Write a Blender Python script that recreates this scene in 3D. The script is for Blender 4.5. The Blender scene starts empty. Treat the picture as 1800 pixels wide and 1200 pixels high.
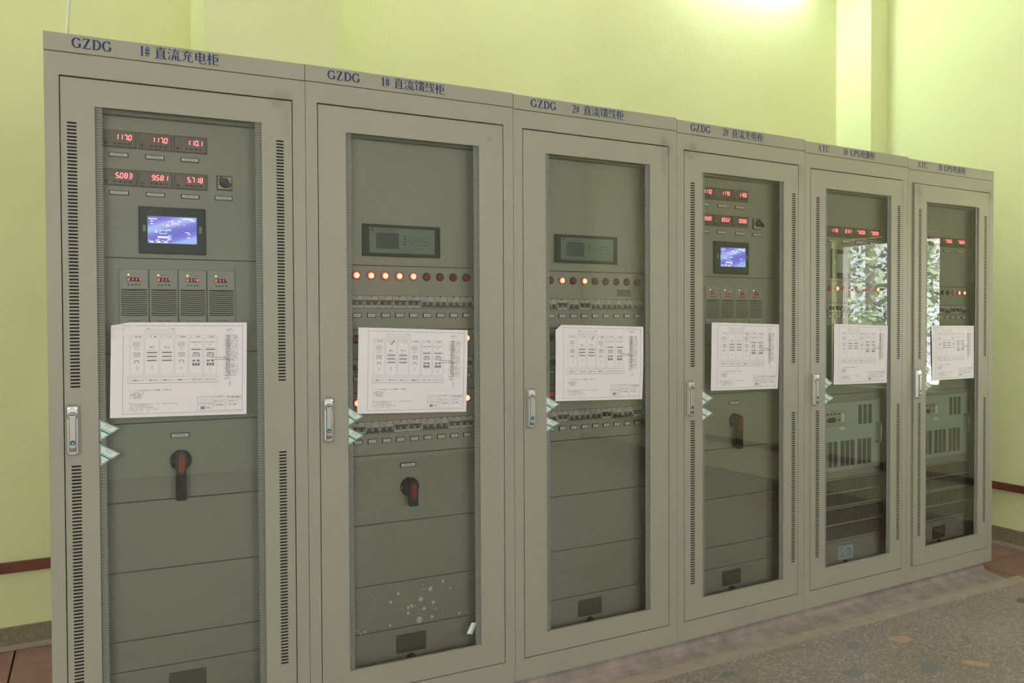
import bpy, math, random
from mathutils import Matrix, Vector

random.seed(7)
scene = bpy.context.scene
col = scene.collection
ZO = 0.07                                   # cabinet bottoms stand this high above the floor

# ------------------------------------------------------------------ camera
cam_d = bpy.data.cameras.new('camera')
cam = bpy.data.objects.new('camera', cam_d)
col.objects.link(cam)
F_ = Vector((0.4675187, 0.88381186, -0.01740313))
R_ = Vector((0.88390076, -0.46765335, -0.00444963))
U_ = Vector((0.01207126, 0.01330235, 0.99983865))
cam.matrix_world = Matrix(((R_.x, U_.x, -F_.x, 0.1199), (R_.y, U_.y, -F_.y, -2.7611),
                           (R_.z, U_.z, -F_.z, 1.4179 + ZO), (0, 0, 0, 1)))
cam_d.sensor_width = 36.0
cam_d.lens = 1392.79 / 1800 * 36
cam_d.shift_x = 0.00136
cam_d.shift_y = -0.00534
cam_d.clip_start = 0.02
scene.camera = cam

# ------------------------------------------------------------------ sky, sun, exposure
world = bpy.data.worlds.new('sky')
scene.world = world
world.use_nodes = True
wn = world.node_tree.nodes
wn['Background'].inputs[0].default_value = (0.90, 0.925, 1.0, 1)
wn['Background'].inputs[1].default_value = 5.0
sun_d = bpy.data.lights.new('sun', 'SUN')
sun_d.energy = 60.0
sun_d.angle = 0.02
sun_d.color = (1.0, 0.95, 0.86)
sun = bpy.data.objects.new('sun', sun_d)
sun.rotation_euler = Vector((0.10, -0.55, -0.83)).to_track_quat('-Z', 'Y').to_euler()
col.objects.link(sun)
scene.view_settings.view_transform = 'Standard'
scene.view_settings.look = 'None'
scene.view_settings.gamma = 1.0
scene.view_settings.use_curve_mapping = False
scene.view_settings.exposure = 0.42
scene.cycles.max_bounces = 14
scene.cycles.diffuse_bounces = 7
scene.cycles.transparent_max_bounces = 16

# room extents
RX0, RX1 = -3.4, 5.44
RY0, RY1 = -5.6, 1.52
RZ1 = 4.7


def portal(name, loc, direction, sx, sy):
    d = bpy.data.lights.new(name, 'AREA')
    d.shape = 'RECTANGLE'
    d.size, d.size_y = sx, sy
    d.cycles.is_portal = True
    o = bpy.data.objects.new(name, d)
    o.location = loc
    o.rotation_euler = Vector(direction).to_track_quat('-Z', 'Z').to_euler()
    col.objects.link(o)


# window openings: (y0, y1, z0, z1) on side walls, (x0, x1, z0, z1) on the front wall
WIN_L = [(-4.9, -3.3, 0.95, 3.1)]
WIN_F = [(-2.9, -1.85, 0.95, 3.1), (-1.7, -0.75, 0.95, 3.1), (1.15, 2.1, 0.95, 3.1), (3.95, 4.9, 0.95, 3.1)]  # the two right-hand openings are added for light from the front
WIN_R = [(-1.55, -0.64, 0.98, 2.12)]
for (a, b, c, d) in WIN_L:
    portal('daylight_portal', (RX0 - 0.02, (a + b) / 2, (c + d) / 2), (1, 0, 0), b - a, d - c)
for (a, b, c, d) in WIN_F:
    portal('daylight_portal', ((a + b) / 2, RY0 - 0.02, (c + d) / 2), (0, 1, 0), b - a, d - c)
for (a, b, c, d) in WIN_R:
    portal('daylight_portal', (RX1 + 0.02, (a + b) / 2, (c + d) / 2), (-1, 0, 0), b - a, d - c)


# ------------------------------------------------------------------ materials
def lin(c):
    return tuple((x / 255 / 12.92) if x / 255 <= 0.04045 else ((x / 255 + 0.055) / 1.055) ** 2.4 for x in c[:3])


def mat(name, rgb, rough=0.5, metal=0.0, spec=0.5, emit=None, strength=0.0, var=0.0, scale=40.0, bump=0.0, bscale=300.0):
    m = bpy.data.materials.new(name)
    m.use_nodes = True
    nt = m.node_tree
    b = nt.nodes['Principled BSDF']
    c = lin(rgb)
    b.inputs['Base Color'].default_value = (*c, 1)
    b.inputs['Roughness'].default_value = rough
    b.inputs['Metallic'].default_value = metal
    b.inputs['Specular IOR Level'].default_value = spec
    if emit:
        b.inputs['Emission Color'].default_value = (*emit, 1)
        b.inputs['Emission Strength'].default_value = strength
    if var > 0 or bump > 0:
        tc = nt.nodes.new('ShaderNodeTexCoord')
        if var > 0:
            n = nt.nodes.new('ShaderNodeTexNoise')
            n.inputs['Scale'].default_value = scale
            n.inputs['Detail'].default_value = 5
            nt.links.new(tc.outputs['Object'], n.inputs['Vector'])
            r = nt.nodes.new('ShaderNodeValToRGB')
            r.color_ramp.elements[0].position = 0.3
            r.color_ramp.elements[1].position = 0.7
            r.color_ramp.elements[0].color = (*[x * (1 - var) for x in c], 1)
            r.color_ramp.elements[1].color = (*[min(1, x * (1 + var)) for x in c], 1)
            nt.links.new(n.outputs['Fac'], r.inputs['Fac'])
            nt.links.new(r.outputs['Color'], b.inputs['Base Color'])
        if bump > 0:
            n2 = nt.nodes.new('ShaderNodeTexNoise')
            n2.inputs['Scale'].default_value = bscale
            n2.inputs['Detail'].default_value = 3
            nt.links.new(tc.outputs['Object'], n2.inputs['Vector'])
            bp = nt.nodes.new('ShaderNodeBump')
            bp.inputs['Strength'].default_value = bump
            bp.inputs['Distance'].default_value = 0.002
            nt.links.new(n2.outputs['Fac'], bp.inputs['Height'])
            nt.links.new(bp.outputs['Normal'], b.inputs['Normal'])
    return m


def paint(name, rgb, stains=()):
    """Textured powder coat; stains = sooty smudges (x, z, rx, rz, strength) in cabinet coordinates."""
    m = mat(name, rgb, rough=0.42, spec=0.35, var=0.05, scale=420, bump=0.12, bscale=900)
    nt = m.node_tree
    b = nt.nodes['Principled BSDF']
    src = b.inputs['Base Color'].links[0].from_socket
    tc = next(n for n in nt.nodes if n.type == 'TEX_COORD')
    for (sx, sz, rx, rz, st) in stains:
        mp = nt.nodes.new('ShaderNodeMapping')
        mp.vector_type = 'POINT'
        mp.inputs['Location'].default_value = (-sx / rx, 0, -sz / rz)
        mp.inputs['Scale'].default_value = (1 / rx, 0.0, 1 / rz)
        nt.links.new(tc.outputs['Object'], mp.inputs['Vector'])
        ln = nt.nodes.new('ShaderNodeVectorMath')
        ln.operation = 'LENGTH'
        nt.links.new(mp.outputs['Vector'], ln.inputs[0])
        mr = nt.nodes.new('ShaderNodeMapRange')
        mr.inputs['From Min'].default_value = 0.0
        mr.inputs['From Max'].default_value = 1.0
        mr.inputs['To Min'].default_value = st
        mr.inputs['To Max'].default_value = 0.0
        nt.links.new(ln.outputs['Value'], mr.inputs['Value'])
        no = nt.nodes.new('ShaderNodeTexNoise')
        no.inputs['Scale'].default_value = 22
        no.inputs['Detail'].default_value = 6
        nt.links.new(tc.outputs['Object'], no.inputs['Vector'])
        rm = nt.nodes.new('ShaderNodeMapRange')
        rm.inputs['From Min'].default_value = 0.30
        rm.inputs['From Max'].default_value = 0.85
        nt.links.new(no.outputs['Fac'], rm.inputs['Value'])
        mu = nt.nodes.new('ShaderNodeMath')
        mu.operation = 'MULTIPLY'
        nt.links.new(mr.outputs['Result'], mu.inputs[0])
        nt.links.new(rm.outputs['Result'], mu.inputs[1])
        mx = nt.nodes.new('ShaderNodeMix')
        mx.data_type = 'RGBA'
        nt.links.new(mu.outputs[0], mx.inputs['Factor'])
        nt.links.new(src, mx.inputs['A'])
        mx.inputs['B'].default_value = (*lin((62, 58, 48)), 1)
        src = mx.outputs['Result']
    nt.links.new(src, b.inputs['Base Color'])
    return m


PAINT = (155, 152, 138)
M = {}
M['paint'] = paint('cabinet_paint', PAINT)
M['inner'] = paint('inner_panel_paint', (172, 170, 152))
M['dark'] = mat('dark_gap', (22, 20, 17), 0.8)
M['seam'] = mat('seam_shadow_rubber', (40, 37, 30), 0.8)
M['navy'] = mat('navy_lettering', (32, 42, 96), 0.55)
M['black'] = mat('black_plastic', (30, 30, 30), 0.42, var=0.1, scale=80)
M['blackm'] = mat('matt_black_plastic', (38, 38, 35), 0.6)
M['redp'] = mat('red_plastic', (170, 34, 24), 0.4)
M['chrome'] = mat('chrome_handle', (205, 203, 205), 0.24, metal=0.85, var=0.03, scale=20)
M['chrome2'] = mat('satin_lever', (172, 172, 168), 0.38, metal=0.7)
M['lock'] = mat('teal_lock_cap', (28, 92, 112), 0.3)
M['grout'] = mat('meter_bezel', (118, 106, 92), 0.5)
M['meter_in'] = mat('meter_filter', (130, 110, 98), 0.4)
M['meter_key'] = mat('meter_key', (64, 44, 40), 0.5)
M['digit'] = mat('red_led_segments', (120, 10, 14), 0.4, emit=(1.0, 0.13, 0.15), strength=4.0)
M['digit2'] = mat('magenta_led_segments', (120, 10, 24), 0.4, emit=(1.0, 0.05, 0.13), strength=4.5)
M['green_led'] = mat('green_led', (80, 160, 40), 0.4, emit=(0.55, 1.0, 0.12), strength=1.3)
M['lens_core'] = mat('lit_lens_core', (255, 200, 120), 0.4, emit=(1.0, 0.40, 0.19), strength=2.2)
M['lens_lit'] = mat('lit_lens_rim', (220, 40, 30), 0.4, emit=(1.0, 0.05, 0.05), strength=1.7)
M['lens_dim'] = mat('dim_lens', (190, 40, 32), 0.35, emit=(1.0, 0.06, 0.03), strength=0.14)
M['lens_off'] = mat('unlit_red_lens', (152, 28, 26), 0.3)
M['lens_dead'] = mat('unlit_brown_lens', (70, 46, 40), 0.35)
M['plate_w'] = mat('white_label_card', (244, 242, 236), 0.6)
M['ink'] = mat('label_ink', (122, 118, 112), 0.7)
M['cream'] = mat('cream_switch_plate', (208, 206, 150), 0.5)
M['breaker'] = mat('breaker_body', (206, 206, 194), 0.5, var=0.05, scale=60)
M['breaker_d'] = mat('breaker_toggle', (98, 94, 84), 0.5)
M['breaker_m'] = mat('breaker_recess', (140, 138, 124), 0.5)
M['red_tag'] = mat('breaker_red_mark', (190, 54, 50), 0.5)
M['module'] = mat('module_face', (182, 180, 164), 0.45, var=0.04, scale=300)
M['slat_dark'] = mat('grille_depth', (44, 42, 32), 0.8)
M['ups'] = mat('ups_face', (192, 197, 186), 0.45, var=0.04, scale=300)
M['slot'] = mat('ups_slot_depth', (124, 118, 104), 0.8)
M['slot_d'] = mat('ups_slot_mesh', (100, 95, 82), 0.8)
M['plate_m'] = mat('rating_plate_metal', (120, 114, 104), 0.35, metal=0.6)
M['plate_b'] = mat('bright_rating_plate', (232, 236, 244), 0.4, metal=0.2)
M['paper'] = mat('drawing_paper', (230, 221, 228), 0.75, spec=0.2)
M['print'] = mat('drawing_grey_ink', (150, 147, 150), 0.8)
M['print_d'] = mat('drawing_dark_ink', (92, 92, 98), 0.8)
M['tick'] = mat('red_pen', (206, 44, 30), 0.7)
M['stk'] = mat('sticker_white', (222, 226, 220), 0.5)
M['teal'] = mat('sticker_teal', (38, 140, 128), 0.5)
M['mon_face'] = mat('monitor_keypad_face', (128, 134, 124), 0.5)
M['mon_key'] = mat('monitor_keys', (100, 106, 84), 0.5)
M['mon_scr'] = mat('monitor_dark_lcd', (58, 60, 58), 0.25)
M['film'] = mat('screen_film', (176, 190, 182), 0.35)
M['steel'] = mat('steel_pin', (190, 190, 184), 0.35, metal=0.6)
M['spat'] = mat('dried_white_paint', (240, 240, 228), 0.7)
M['white'] = mat('white_cable_plastic', (225, 225, 215), 0.5)


def glass_mat():
    m = bpy.data.materials.new('door_glass')
    m.use_nodes = True
    nt = m.node_tree
    nt.nodes.remove(nt.nodes['Principled BSDF'])
    out = nt.nodes['Material Output']
    tr = nt.nodes.new('ShaderNodeBsdfTransparent')
    tr.inputs[0].default_value = (0.94, 0.955, 0.92, 1)
    gl = nt.nodes.new('ShaderNodeBsdfGlossy')
    gl.inputs['Roughness'].default_value = 0.004
    gl.inputs['Color'].default_value = (0.95, 0.97, 1.0, 1)
    fr = nt.nodes.new('ShaderNodeFresnel')
    fr.inputs['IOR'].default_value = 1.85
    mx = nt.nodes.new('ShaderNodeMixShader')
    nt.links.new(fr.outputs[0], mx.inputs[0])
    nt.links.new(tr.outputs[0], mx.inputs[1])
    nt.links.new(gl.outputs[0], mx.inputs[2])
    nt.links.new(mx.outputs[0], out.inputs['Surface'])
    m2 = bpy.data.materials.new('door_glass_edge')
    m2.use_nodes = True
    nt = m2.node_tree
    nt.nodes.remove(nt.nodes['Principled BSDF'])
    tr = nt.nodes.new('ShaderNodeBsdfTransparent')
    tr.inputs[0].default_value = (0.97, 0.98, 0.96, 1)
    nt.links.new(tr.outputs[0], nt.nodes['Material Output'].inputs['Surface'])
    return m, m2


M['glass'], M['glass_edge'] = glass_mat()


def frit_mat():
    m = mat('glass_border_stripes', (150, 156, 150), 0.6, spec=0.25)
    nt = m.node_tree
    tc = nt.nodes.new('ShaderNodeTexCoord')
    sp = nt.nodes.new('ShaderNodeSeparateXYZ')
    nt.links.new(tc.outputs['Object'], sp.inputs[0])
    mu = nt.nodes.new('ShaderNodeMath'); mu.operation = 'MULTIPLY'; mu.inputs[1].default_value = 1 / 0.0056
    nt.links.new(sp.outputs['Z'], mu.inputs[0])
    fr = nt.nodes.new('ShaderNodeMath'); fr.operation = 'FRACT'
    nt.links.new(mu.outputs[0], fr.inputs[0])
    r = nt.nodes.new('ShaderNodeValToRGB')
    r.color_ramp.interpolation = 'CONSTANT'
    r.color_ramp.elements[0].color = (*lin((66, 72, 68)), 1)
    r.color_ramp.elements[1].color = (*lin((160, 160, 150)), 1)
    r.color_ramp.elements[1].position = 0.5
    nt.links.new(fr.outputs[0], r.inputs['Fac'])
    nt.links.new(r.outputs['Color'], nt.nodes['Principled BSDF'].inputs['Base Color'])
    return m


M['frit'] = frit_mat()


def screen_mat():
    m = mat('lit_blue_screen', (20, 20, 60), 0.3)
    nt = m.node_tree
    b = nt.nodes['Principled BSDF']
    tc = nt.nodes.new('ShaderNodeTexCoord')
    mp = nt.nodes.new('ShaderNodeMapping')
    mp.inputs['Rotation'].default_value = (0, 0.5, 0)
    nt.links.new(tc.outputs['Generated'], mp.inputs['Vector'])
    w = nt.nodes.new('ShaderNodeTexWave')
    w.wave_type = 'BANDS'; w.bands_direction = 'Z'
    w.inputs['Scale'].default_value = 0.42
    w.inputs['Distortion'].default_value = 1.6
    w.inputs['Detail'].default_value = 1.0
    nt.links.new(mp.outputs['Vector'], w.inputs['Vector'])
    r = nt.nodes.new('ShaderNodeValToRGB')
    r.color_ramp.elements[0].color = (0.12, 0.12, 0.62, 1)
    r.color_ramp.elements[1].color = (0.34, 0.50, 0.95, 1)
    r.color_ramp.elements[1].position = 0.95
    e = r.color_ramp.elements.new(0.6); e.color = (0.22, 0.20, 0.80, 1)
    nt.links.new(w.outputs['Fac'], r.inputs['Fac'])
    nt.links.new(r.outputs['Color'], b.inputs['Emission Color'])
    b.inputs['Emission Strength'].default_value = 0.8
    return m


M['screen'] = screen_mat()
M['scr_white'] = mat('screen_white_graphics', (200, 200, 230), 0.4, emit=(0.85, 0.85, 1.0), strength=0.95)
M['scr_red'] = mat('screen_red_graphics', (200, 80, 140), 0.4, emit=(0.9, 0.16, 0.40), strength=0.8)
M['scr_dark'] = mat('screen_dark_graphics', (30, 30, 90), 0.4, emit=(0.08, 0.08, 0.35), strength=0.8)


# ------------------------------------------------------------------ mesh builder
class MB:
    def __init__(self):
        self.v, self.f, self.m = [], [], []

    def add(self, vs, fs, mi=0):
        o = len(self.v)
        self.v += [tuple(p) for p in vs]
        for f in fs:
            self.f.append([o + i for i in f])
            self.m.append(mi)
        return self

    def box(self, x0, x1, y0, y1, z0, z1, mi=0, ch=0.0):
        c = ch
        vs = [(x0 + c, y0, z0 + c), (x1 - c, y0, z0 + c), (x1 - c, y0, z1 - c), (x0 + c, y0, z1 - c),
              (x0, y0 + c, z0), (x1, y0 + c, z0), (x1, y0 + c, z1), (x0, y0 + c, z1),
              (x0, y1, z0), (x1, y1, z0), (x1, y1, z1), (x0, y1, z1)]
        fs = [(0, 1, 2, 3), (8, 11, 10, 9)]
        a = 4
        if c > 0:
            fs += [(0, 4, 5, 1), (1, 5, 6, 2), (2, 6, 7, 3), (3, 7, 4, 0)]
        else:
            vs = vs[:4] + vs[8:]
            a = 0
            fs = [(0, 1, 2, 3), (4, 7, 6, 5)]
        b = a + 4
        for i in range(4):
            j = (i + 1) % 4
            fs.append((a + i, b + i, b + j, a + j))
        return self.add(vs, fs, mi)

    def rect(self, x0, x1, z0, z1, y, mi=0):
        return self.add([(x0, y, z0), (x1, y, z0), (x1, y, z1), (x0, y, z1)], [(0, 1, 2, 3)], mi)

    def prism(self, poly, y0, y1, mi=0, back=True):
        n = len(poly)
        vs = [(x, y0, z) for x, z in poly] + [(x, y1, z) for x, z in poly]
        fs = [tuple(range(n))]
        if back:
            fs.append(tuple(range(2 * n - 1, n - 1, -1)))
        for i in range(n):
            j = (i + 1) % n
            fs.append((i, n + i, n + j, j))
        return self.add(vs, fs, mi)

    def lathe(self, cx, cz, prof, n=20, mi=0, cap=True):
        """prof: (radius, y) from the front to the back, about the y axis."""
        o = len(self.v)
        k = len(prof)
        for (r, y) in prof:
            for i in range(n):
                a = 2 * math.pi * i / n
                self.v.append((cx + r * math.cos(a), y, cz + r * math.sin(a)))
        for s in range(k - 1):
            for i in range(n):
                j = (i + 1) % n
                self.f.append([o + s * n + i, o + (s + 1) * n + i, o + (s + 1) * n + j, o + s * n + j])
                self.m.append(mi)
        if cap:
            self.f.append([o + i for i in range(n)])
            self.m.append(mi)
        return self

    def tube(self, pts, r, n=8, mi=0):
        pts = [Vector(p) for p in pts]
        o = len(self.v)
        for k, p in enumerate(pts):
            t = (pts[min(k + 1, len(pts) - 1)] - pts[max(k - 1, 0)]).normalized()
            a = Vector((0, 0, 1)) if abs(t.z) < 0.9 else Vector((1, 0, 0))
            u = t.cross(a).normalized()
            w = t.cross(u)
            for i in range(n):
                an = 2 * math.pi * i / n
                self.v.append(tuple(p + (u * math.cos(an) + w * math.sin(an)) * r))
        for k in range(len(pts) - 1):
            for i in range(n):
                j = (i + 1) % n
                self.f.append([o + k * n + i, o + k * n + j, o + (k + 1) * n + j, o + (k + 1) * n + i])
                self.m.append(mi)
        self.f.append([o + i for i in range(n - 1, -1, -1)]); self.m.append(mi)
        self.f.append([o + (len(pts) - 1) * n + i for i in range(n)]); self.m.append(mi)
        return self

    def mesh(self, name, mats, smooth=False):
        me = bpy.data.meshes.new(name)
        me.from_pydata(self.v, [], self.f)
        for mm in (mats if isinstance(mats, (list, tuple)) else [mats]):
            me.materials.append(M[mm] if isinstance(mm, str) else mm)
        me.polygons.foreach_set('material_index', self.m)
        if smooth:
            me.polygons.foreach_set('use_smooth', [True] * len(self.f))
        me.update()
        return me


def link(name, me, parent=None, loc=None):
    o = bpy.data.objects.new(name, me)
    col.objects.link(o)
    if parent is not None:
        o.parent = parent
    if loc:
        o.location = loc
    return o


def obj(name, mb, mats, parent=None, loc=None, smooth=False):
    return link(name, mb.mesh(name, mats, smooth), parent, loc)


def tag(o, label=None, cat=None, group=None, kind=None):
    if label: o['label'] = label
    if cat: o['category'] = cat
    if group: o['group'] = group
    if kind: o['kind'] = kind
    return o


# ------------------------------------------------------------------ lettering
def stroke(mb, pts, ws, y, T, mi=0):
    """Variable-width flat stroke through 2-D points; T maps (x, z) of the glyph to the panel."""
    n = len(pts)
    L, R = [], []
    for i in range(n):
        a = pts[max(i - 1, 0)]
        b = pts[min(i + 1, n - 1)]
        dx, dz = b[0] - a[0], b[1] - a[1]
        l = math.hypot(dx, dz) or 1
        nx, nz = -dz / l, dx / l
        w = ws[i] / 2
        L.append(T(pts[i][0] + nx * w, pts[i][1] + nz * w))
        R.append(T(pts[i][0] - nx * w, pts[i][1] - nz * w))
    for i in range(n - 1):
        mb.add([(R[i][0], y, R[i][1]), (R[i + 1][0], y, R[i + 1][1]), (L[i + 1][0], y, L[i + 1][1]), (L[i][0], y, L[i][1])],
               [(0, 1, 2, 3)], mi)


def arc(cx, cz, rx, rz, a0, a1, n=16):
    return [(cx + rx * math.cos(math.radians(a0 + (a1 - a0) * i / n)),
             cz + rz * math.sin(math.radians(a0 + (a1 - a0) * i / n))) for i in range(n + 1)]


def serif_glyph(ch):
    """(advance, strokes) with cap height 1; strokes = (points, widths)."""
    S = []
    TK, TN = 0.22, 0.085

    def st(p, w):
        S.append((p, w if isinstance(w, list) else [w] * len(p)))

    def stem(x, z0=0.0, z1=1.0, w=TK, sb=True, stp=True):
        st([(x, z0), (x, z1)], w)
        if sb: st([(x - .18, z0 + .025), (x + .18, z0 + .025)], .05)
        if stp: st([(x - .18, z1 - .025), (x + .18, z1 - .025)], .05)

    def ring(cx, cz, rx, rz, a0, a1, tk=TK, tn=TN):
        p = arc(cx, cz, rx, rz, a0, a1, 22)
        st(p, [tn + (tk - tn) * abs(math.cos(math.radians(a0 + (a1 - a0) * i / 22))) ** 1.3 for i in range(23)])

    if ch in 'GC':
        ring(.47, .5, .38, .47, 42, 318)
        st([(.80, .98), (.77, .66)], [.05, .07])
        if ch == 'G':
            st([(.78, .06), (.78, .42)], TK)
            st([(.58, .42), (.94, .42)], .05)
        else:
            st([(.74, .14), (.84, .28)], [.06, .03])
        return 0.98, S
    if ch == 'Z':
        st([(.08, .97), (.76, .97)], TN); st([(.06, .03), (.80, .03)], TN)
        st([(.66, .96), (.18, .04)], .2)
        st([(.10, .98), (.06, .70)], [.09, .03]); st([(.78, .02), (.83, .32)], [.10, .03])
        return 0.9, S
    if ch == 'D':
        stem(.20)
        ring(.34, .5, .47, .47, -90, 90)
        st([(.2, .97), (.36, .97)], .06); st([(.2, .03), (.36, .03)], .06)
        return 0.96, S
    if ch == 'A':
        st([(.14, 0), (.48, 1)], .07); st([(.47, .98), (.84, 0)], .2)
        st([(.26, .32), (.66, .32)], .06)
        st([(.0, .025), (.28, .025)], .05); st([(.62, .025), (1.0, .025)], .05)
        return 1.02, S
    if ch == 'T':
        stem(.45, stp=False)
        st([(.05, .97), (.85, .97)], TN)
        st([(.05, 1), (.03, .70)], [.09, .03]); st([(.85, 1), (.87, .70)], [.09, .03])
        return 0.92, S
    if ch == 'U':
        st([(.2, 1), (.2, .32)], TK); st([(.02, .975), (.38, .975)], .05)
        st([(.2, .34)] + arc(.49, .30, .29, .26, 180, 360, 12) + [(.78, 1)], [TK] + [TK - (TK - .07) * i / 12 for i in range(13)] + [.07])
        st([(.66, .975), (.9, .975)], .05)
        return 0.94, S
    if ch == 'P':
        stem(.20)
        ring(.36, .74, .34, .235, -90, 90)
        st([(.2, .975), (.4, .975)], .05); st([(.2, .505), (.4, .505)], .05)
        return 0.8, S
    if ch == 'S':
        st(arc(.36, .74, .24, .23, 40, 250, 12) + arc(.36, .26, .27, .24, 80, -150, 14),
           [.07 + .11 * math.sin(math.pi * i / 26) for i in range(28)])
        st([(.58, 1.0), (.60, .70)], [.05, .06]); st([(.08, .0), (.06, .32)], [.05, .06])
        return 0.72, S
    if ch == '1':
        stem(.30, stp=False); st([(.10, .84), (.32, .97)], [.04, .1])
        return 0.58, S
    if ch == '2':
        st(arc(.32, .72, .23, .25, 165, -40, 12) + [(.08, .06)], [.06 + .13 * min(1, i / 7) for i in range(13)] + [.07])
        st([(.05, .05), (.58, .05)], .12); st([(.56, .02), (.61, .22)], [.08, .03])
        return 0.64, S
    if ch == '#':
        for x in (.18, .42): st([(x, 0), (x + .1, 1)], .11)
        for z in (.34, .66): st([(.02, z), (.68, z)], .095)
        return 0.72, S
    return 0.45, S


WATER = [[(10, 95), (21, 82)], [(3, 68), (15, 56)], [(8, 6), (22, 44)]]
HAN = {
    '直': [[(8, 87), (92, 87)], [(51, 99), (46, 76)], [(24, 74), (24, 7)], [(76, 74), (76, 7)], [(24, 73), (76, 73)],
          [(24, 57), (76, 57)], [(24, 41), (76, 41)], [(24, 25), (76, 25)], [(4, 6), (97, 6)]],
    '流': WATER + [[(56, 99), (63, 85)], [(30, 82), (96, 82)], [(57, 81), (42, 58)], [(42, 58), (84, 62)], [(74, 73), (89, 53)],
                  [(44, 48), (42, 24), (30, 2)], [(62, 48), (62, 6)], [(80, 48), (80, 10), (86, 5), (97, 6), (98, 20)]],
    '充': [[(47, 99), (54, 87)], [(6, 84), (94, 84)], [(46, 82), (24, 56)], [(24, 56), (77, 60)], [(65, 74), (85, 48)],
          [(38, 52), (34, 26), (6, 2)], [(61, 54), (61, 12), (66, 5), (92, 5), (94, 23)]],
    '电': [[(16, 84), (16, 25)], [(16, 83), (82, 83)], [(82, 84), (82, 27)], [(16, 57), (82, 57)], [(16, 31), (82, 31)],
          [(48, 98), (48, 11), (54, 4), (92, 4), (96, 23)]],
    '柜': [[(2, 72), (42, 72)], [(22, 98), (22, 0)], [(22, 70), (3, 30)], [(24, 62), (38, 42)], [(53, 92), (53, 4)],
          [(53, 89), (96, 89)], [(53, 65), (86, 65)], [(86, 66), (86, 36)], [(53, 37), (86, 37)], [(53, 6), (98, 6)]],
    '馈': [[(20, 98), (3, 66)], [(16, 82), (37, 82), (31, 70)], [(20, 66), (20, 9), (37, 23)], [(50, 92), (50, 75)],
          [(50, 91), (90, 91)], [(90, 92), (90, 75)], [(50, 76), (90, 76)], [(70, 99), (70, 62)], [(42, 61), (99, 61)],
          [(53, 52), (53, 18)], [(53, 51), (88, 51)], [(88, 52), (88, 18)], [(70, 44), (67, 22), (42, 2)], [(74, 18), (96, 2)]],
    '线': [[(26, 98), (8, 70), (28, 72)], [(35, 80), (6, 42), (38, 48)], [(4, 9), (38, 25)], [(42, 72), (92, 78)],
          [(40, 50), (96, 57)], [(58, 98), (66, 40), (80, 12), (94, 4), (97, 19)], [(88, 42), (40, 2)], [(78, 96), (90, 84)]],
    '源': WATER + [[(34, 92), (96, 92)], [(36, 92), (36, 50), (24, 4)], [(66, 90), (58, 76)], [(48, 74), (48, 40)], [(48, 73), (86, 73)],
                  [(86, 74), (86, 40)], [(48, 57), (86, 57)], [(48, 41), (86, 41)], [(67, 40), (67, 4), (58, 9)], [(52, 30), (39, 8)], [(80, 30), (95, 10)]],
}


def han_glyph(ch):
    S = []
    for p in HAN[ch]:
        p = [(a / 100, b / 100) for a, b in p]
        dx, dz = p[1][0] - p[0][0], p[1][1] - p[0][1]
        L = math.hypot(dx, dz)
        if abs(dz) < 0.2 * abs(dx) and len(p) == 2:
            S.append((p, [.055, .06]))
            S.append(([(p[1][0] - .07, p[1][1] + .028), (p[1][0] + .01, p[1][1] + .005)], [.06, .02]))
        elif abs(dx) < 0.12 * abs(dz):
            S.append((p, [.125] * 2 + [.07] * (len(p) - 2)))
        elif L < 0.22:
            S.append((p, [.05, .14] + [.06] * (len(p) - 2)))
        else:
            S.append((p, [.12] + [.085] * (len(p) - 2) + [.045]))
    return 1.0, S


def lettering(mb, text, x, z, h, y, width=None, mi=0):
    """Draw text with cap height h from (x, z); width squeezes the run to that length."""
    runs, adv = [], 0.0
    for ch in text:
        if ch == ' ':
            adv += 0.35
            continue
        han = ch in HAN
        a, S = han_glyph(ch) if han else serif_glyph(ch)
        k = 1.22 if han else 1.0
        runs.append((adv, S, k, -0.10 if han else 0.0))
        adv += a * k + 0.04
    sx = (width / adv) if width else h
    for (o, S, k, dz) in runs:
        T = (lambda px, pz, o=o, k=k, dz=dz: (x + (o + px * k) * sx, z + (pz * k + dz) * h))
        for p, w in S:
            stroke(mb, p, w, y, T, mi)


def font_mesh(name, text, size, mats):
    cu = bpy.data.curves.new(name, 'FONT')
    cu.body = text
    cu.size = size
    cu.resolution_u = 2
    o = bpy.data.objects.new(name, cu)
    col.objects.link(o)
    dg = bpy.context.evaluated_depsgraph_get()
    dg.update()
    me = bpy.data.meshes.new_from_object(o.evaluated_get(dg))
    bpy.data.objects.remove(o)
    bpy.data.curves.remove(cu)
    for v in me.vertices:
        v.co = (v.co.x, 0.0, v.co.y)
    me.materials.clear()
    me.materials.append(M[mats])
    return me


# seven-segment digits
SEG = {'0': 'abcdef', '1': 'bc', '2': 'abged', '3': 'abgcd', '4': 'fgbc', '5': 'afgcd', '6': 'afgedc', '7': 'abc', '8': 'abcdefg',
       '9': 'abfgcd', 'U': 'bcdef', '-': 'g', ' ': ''}


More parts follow.
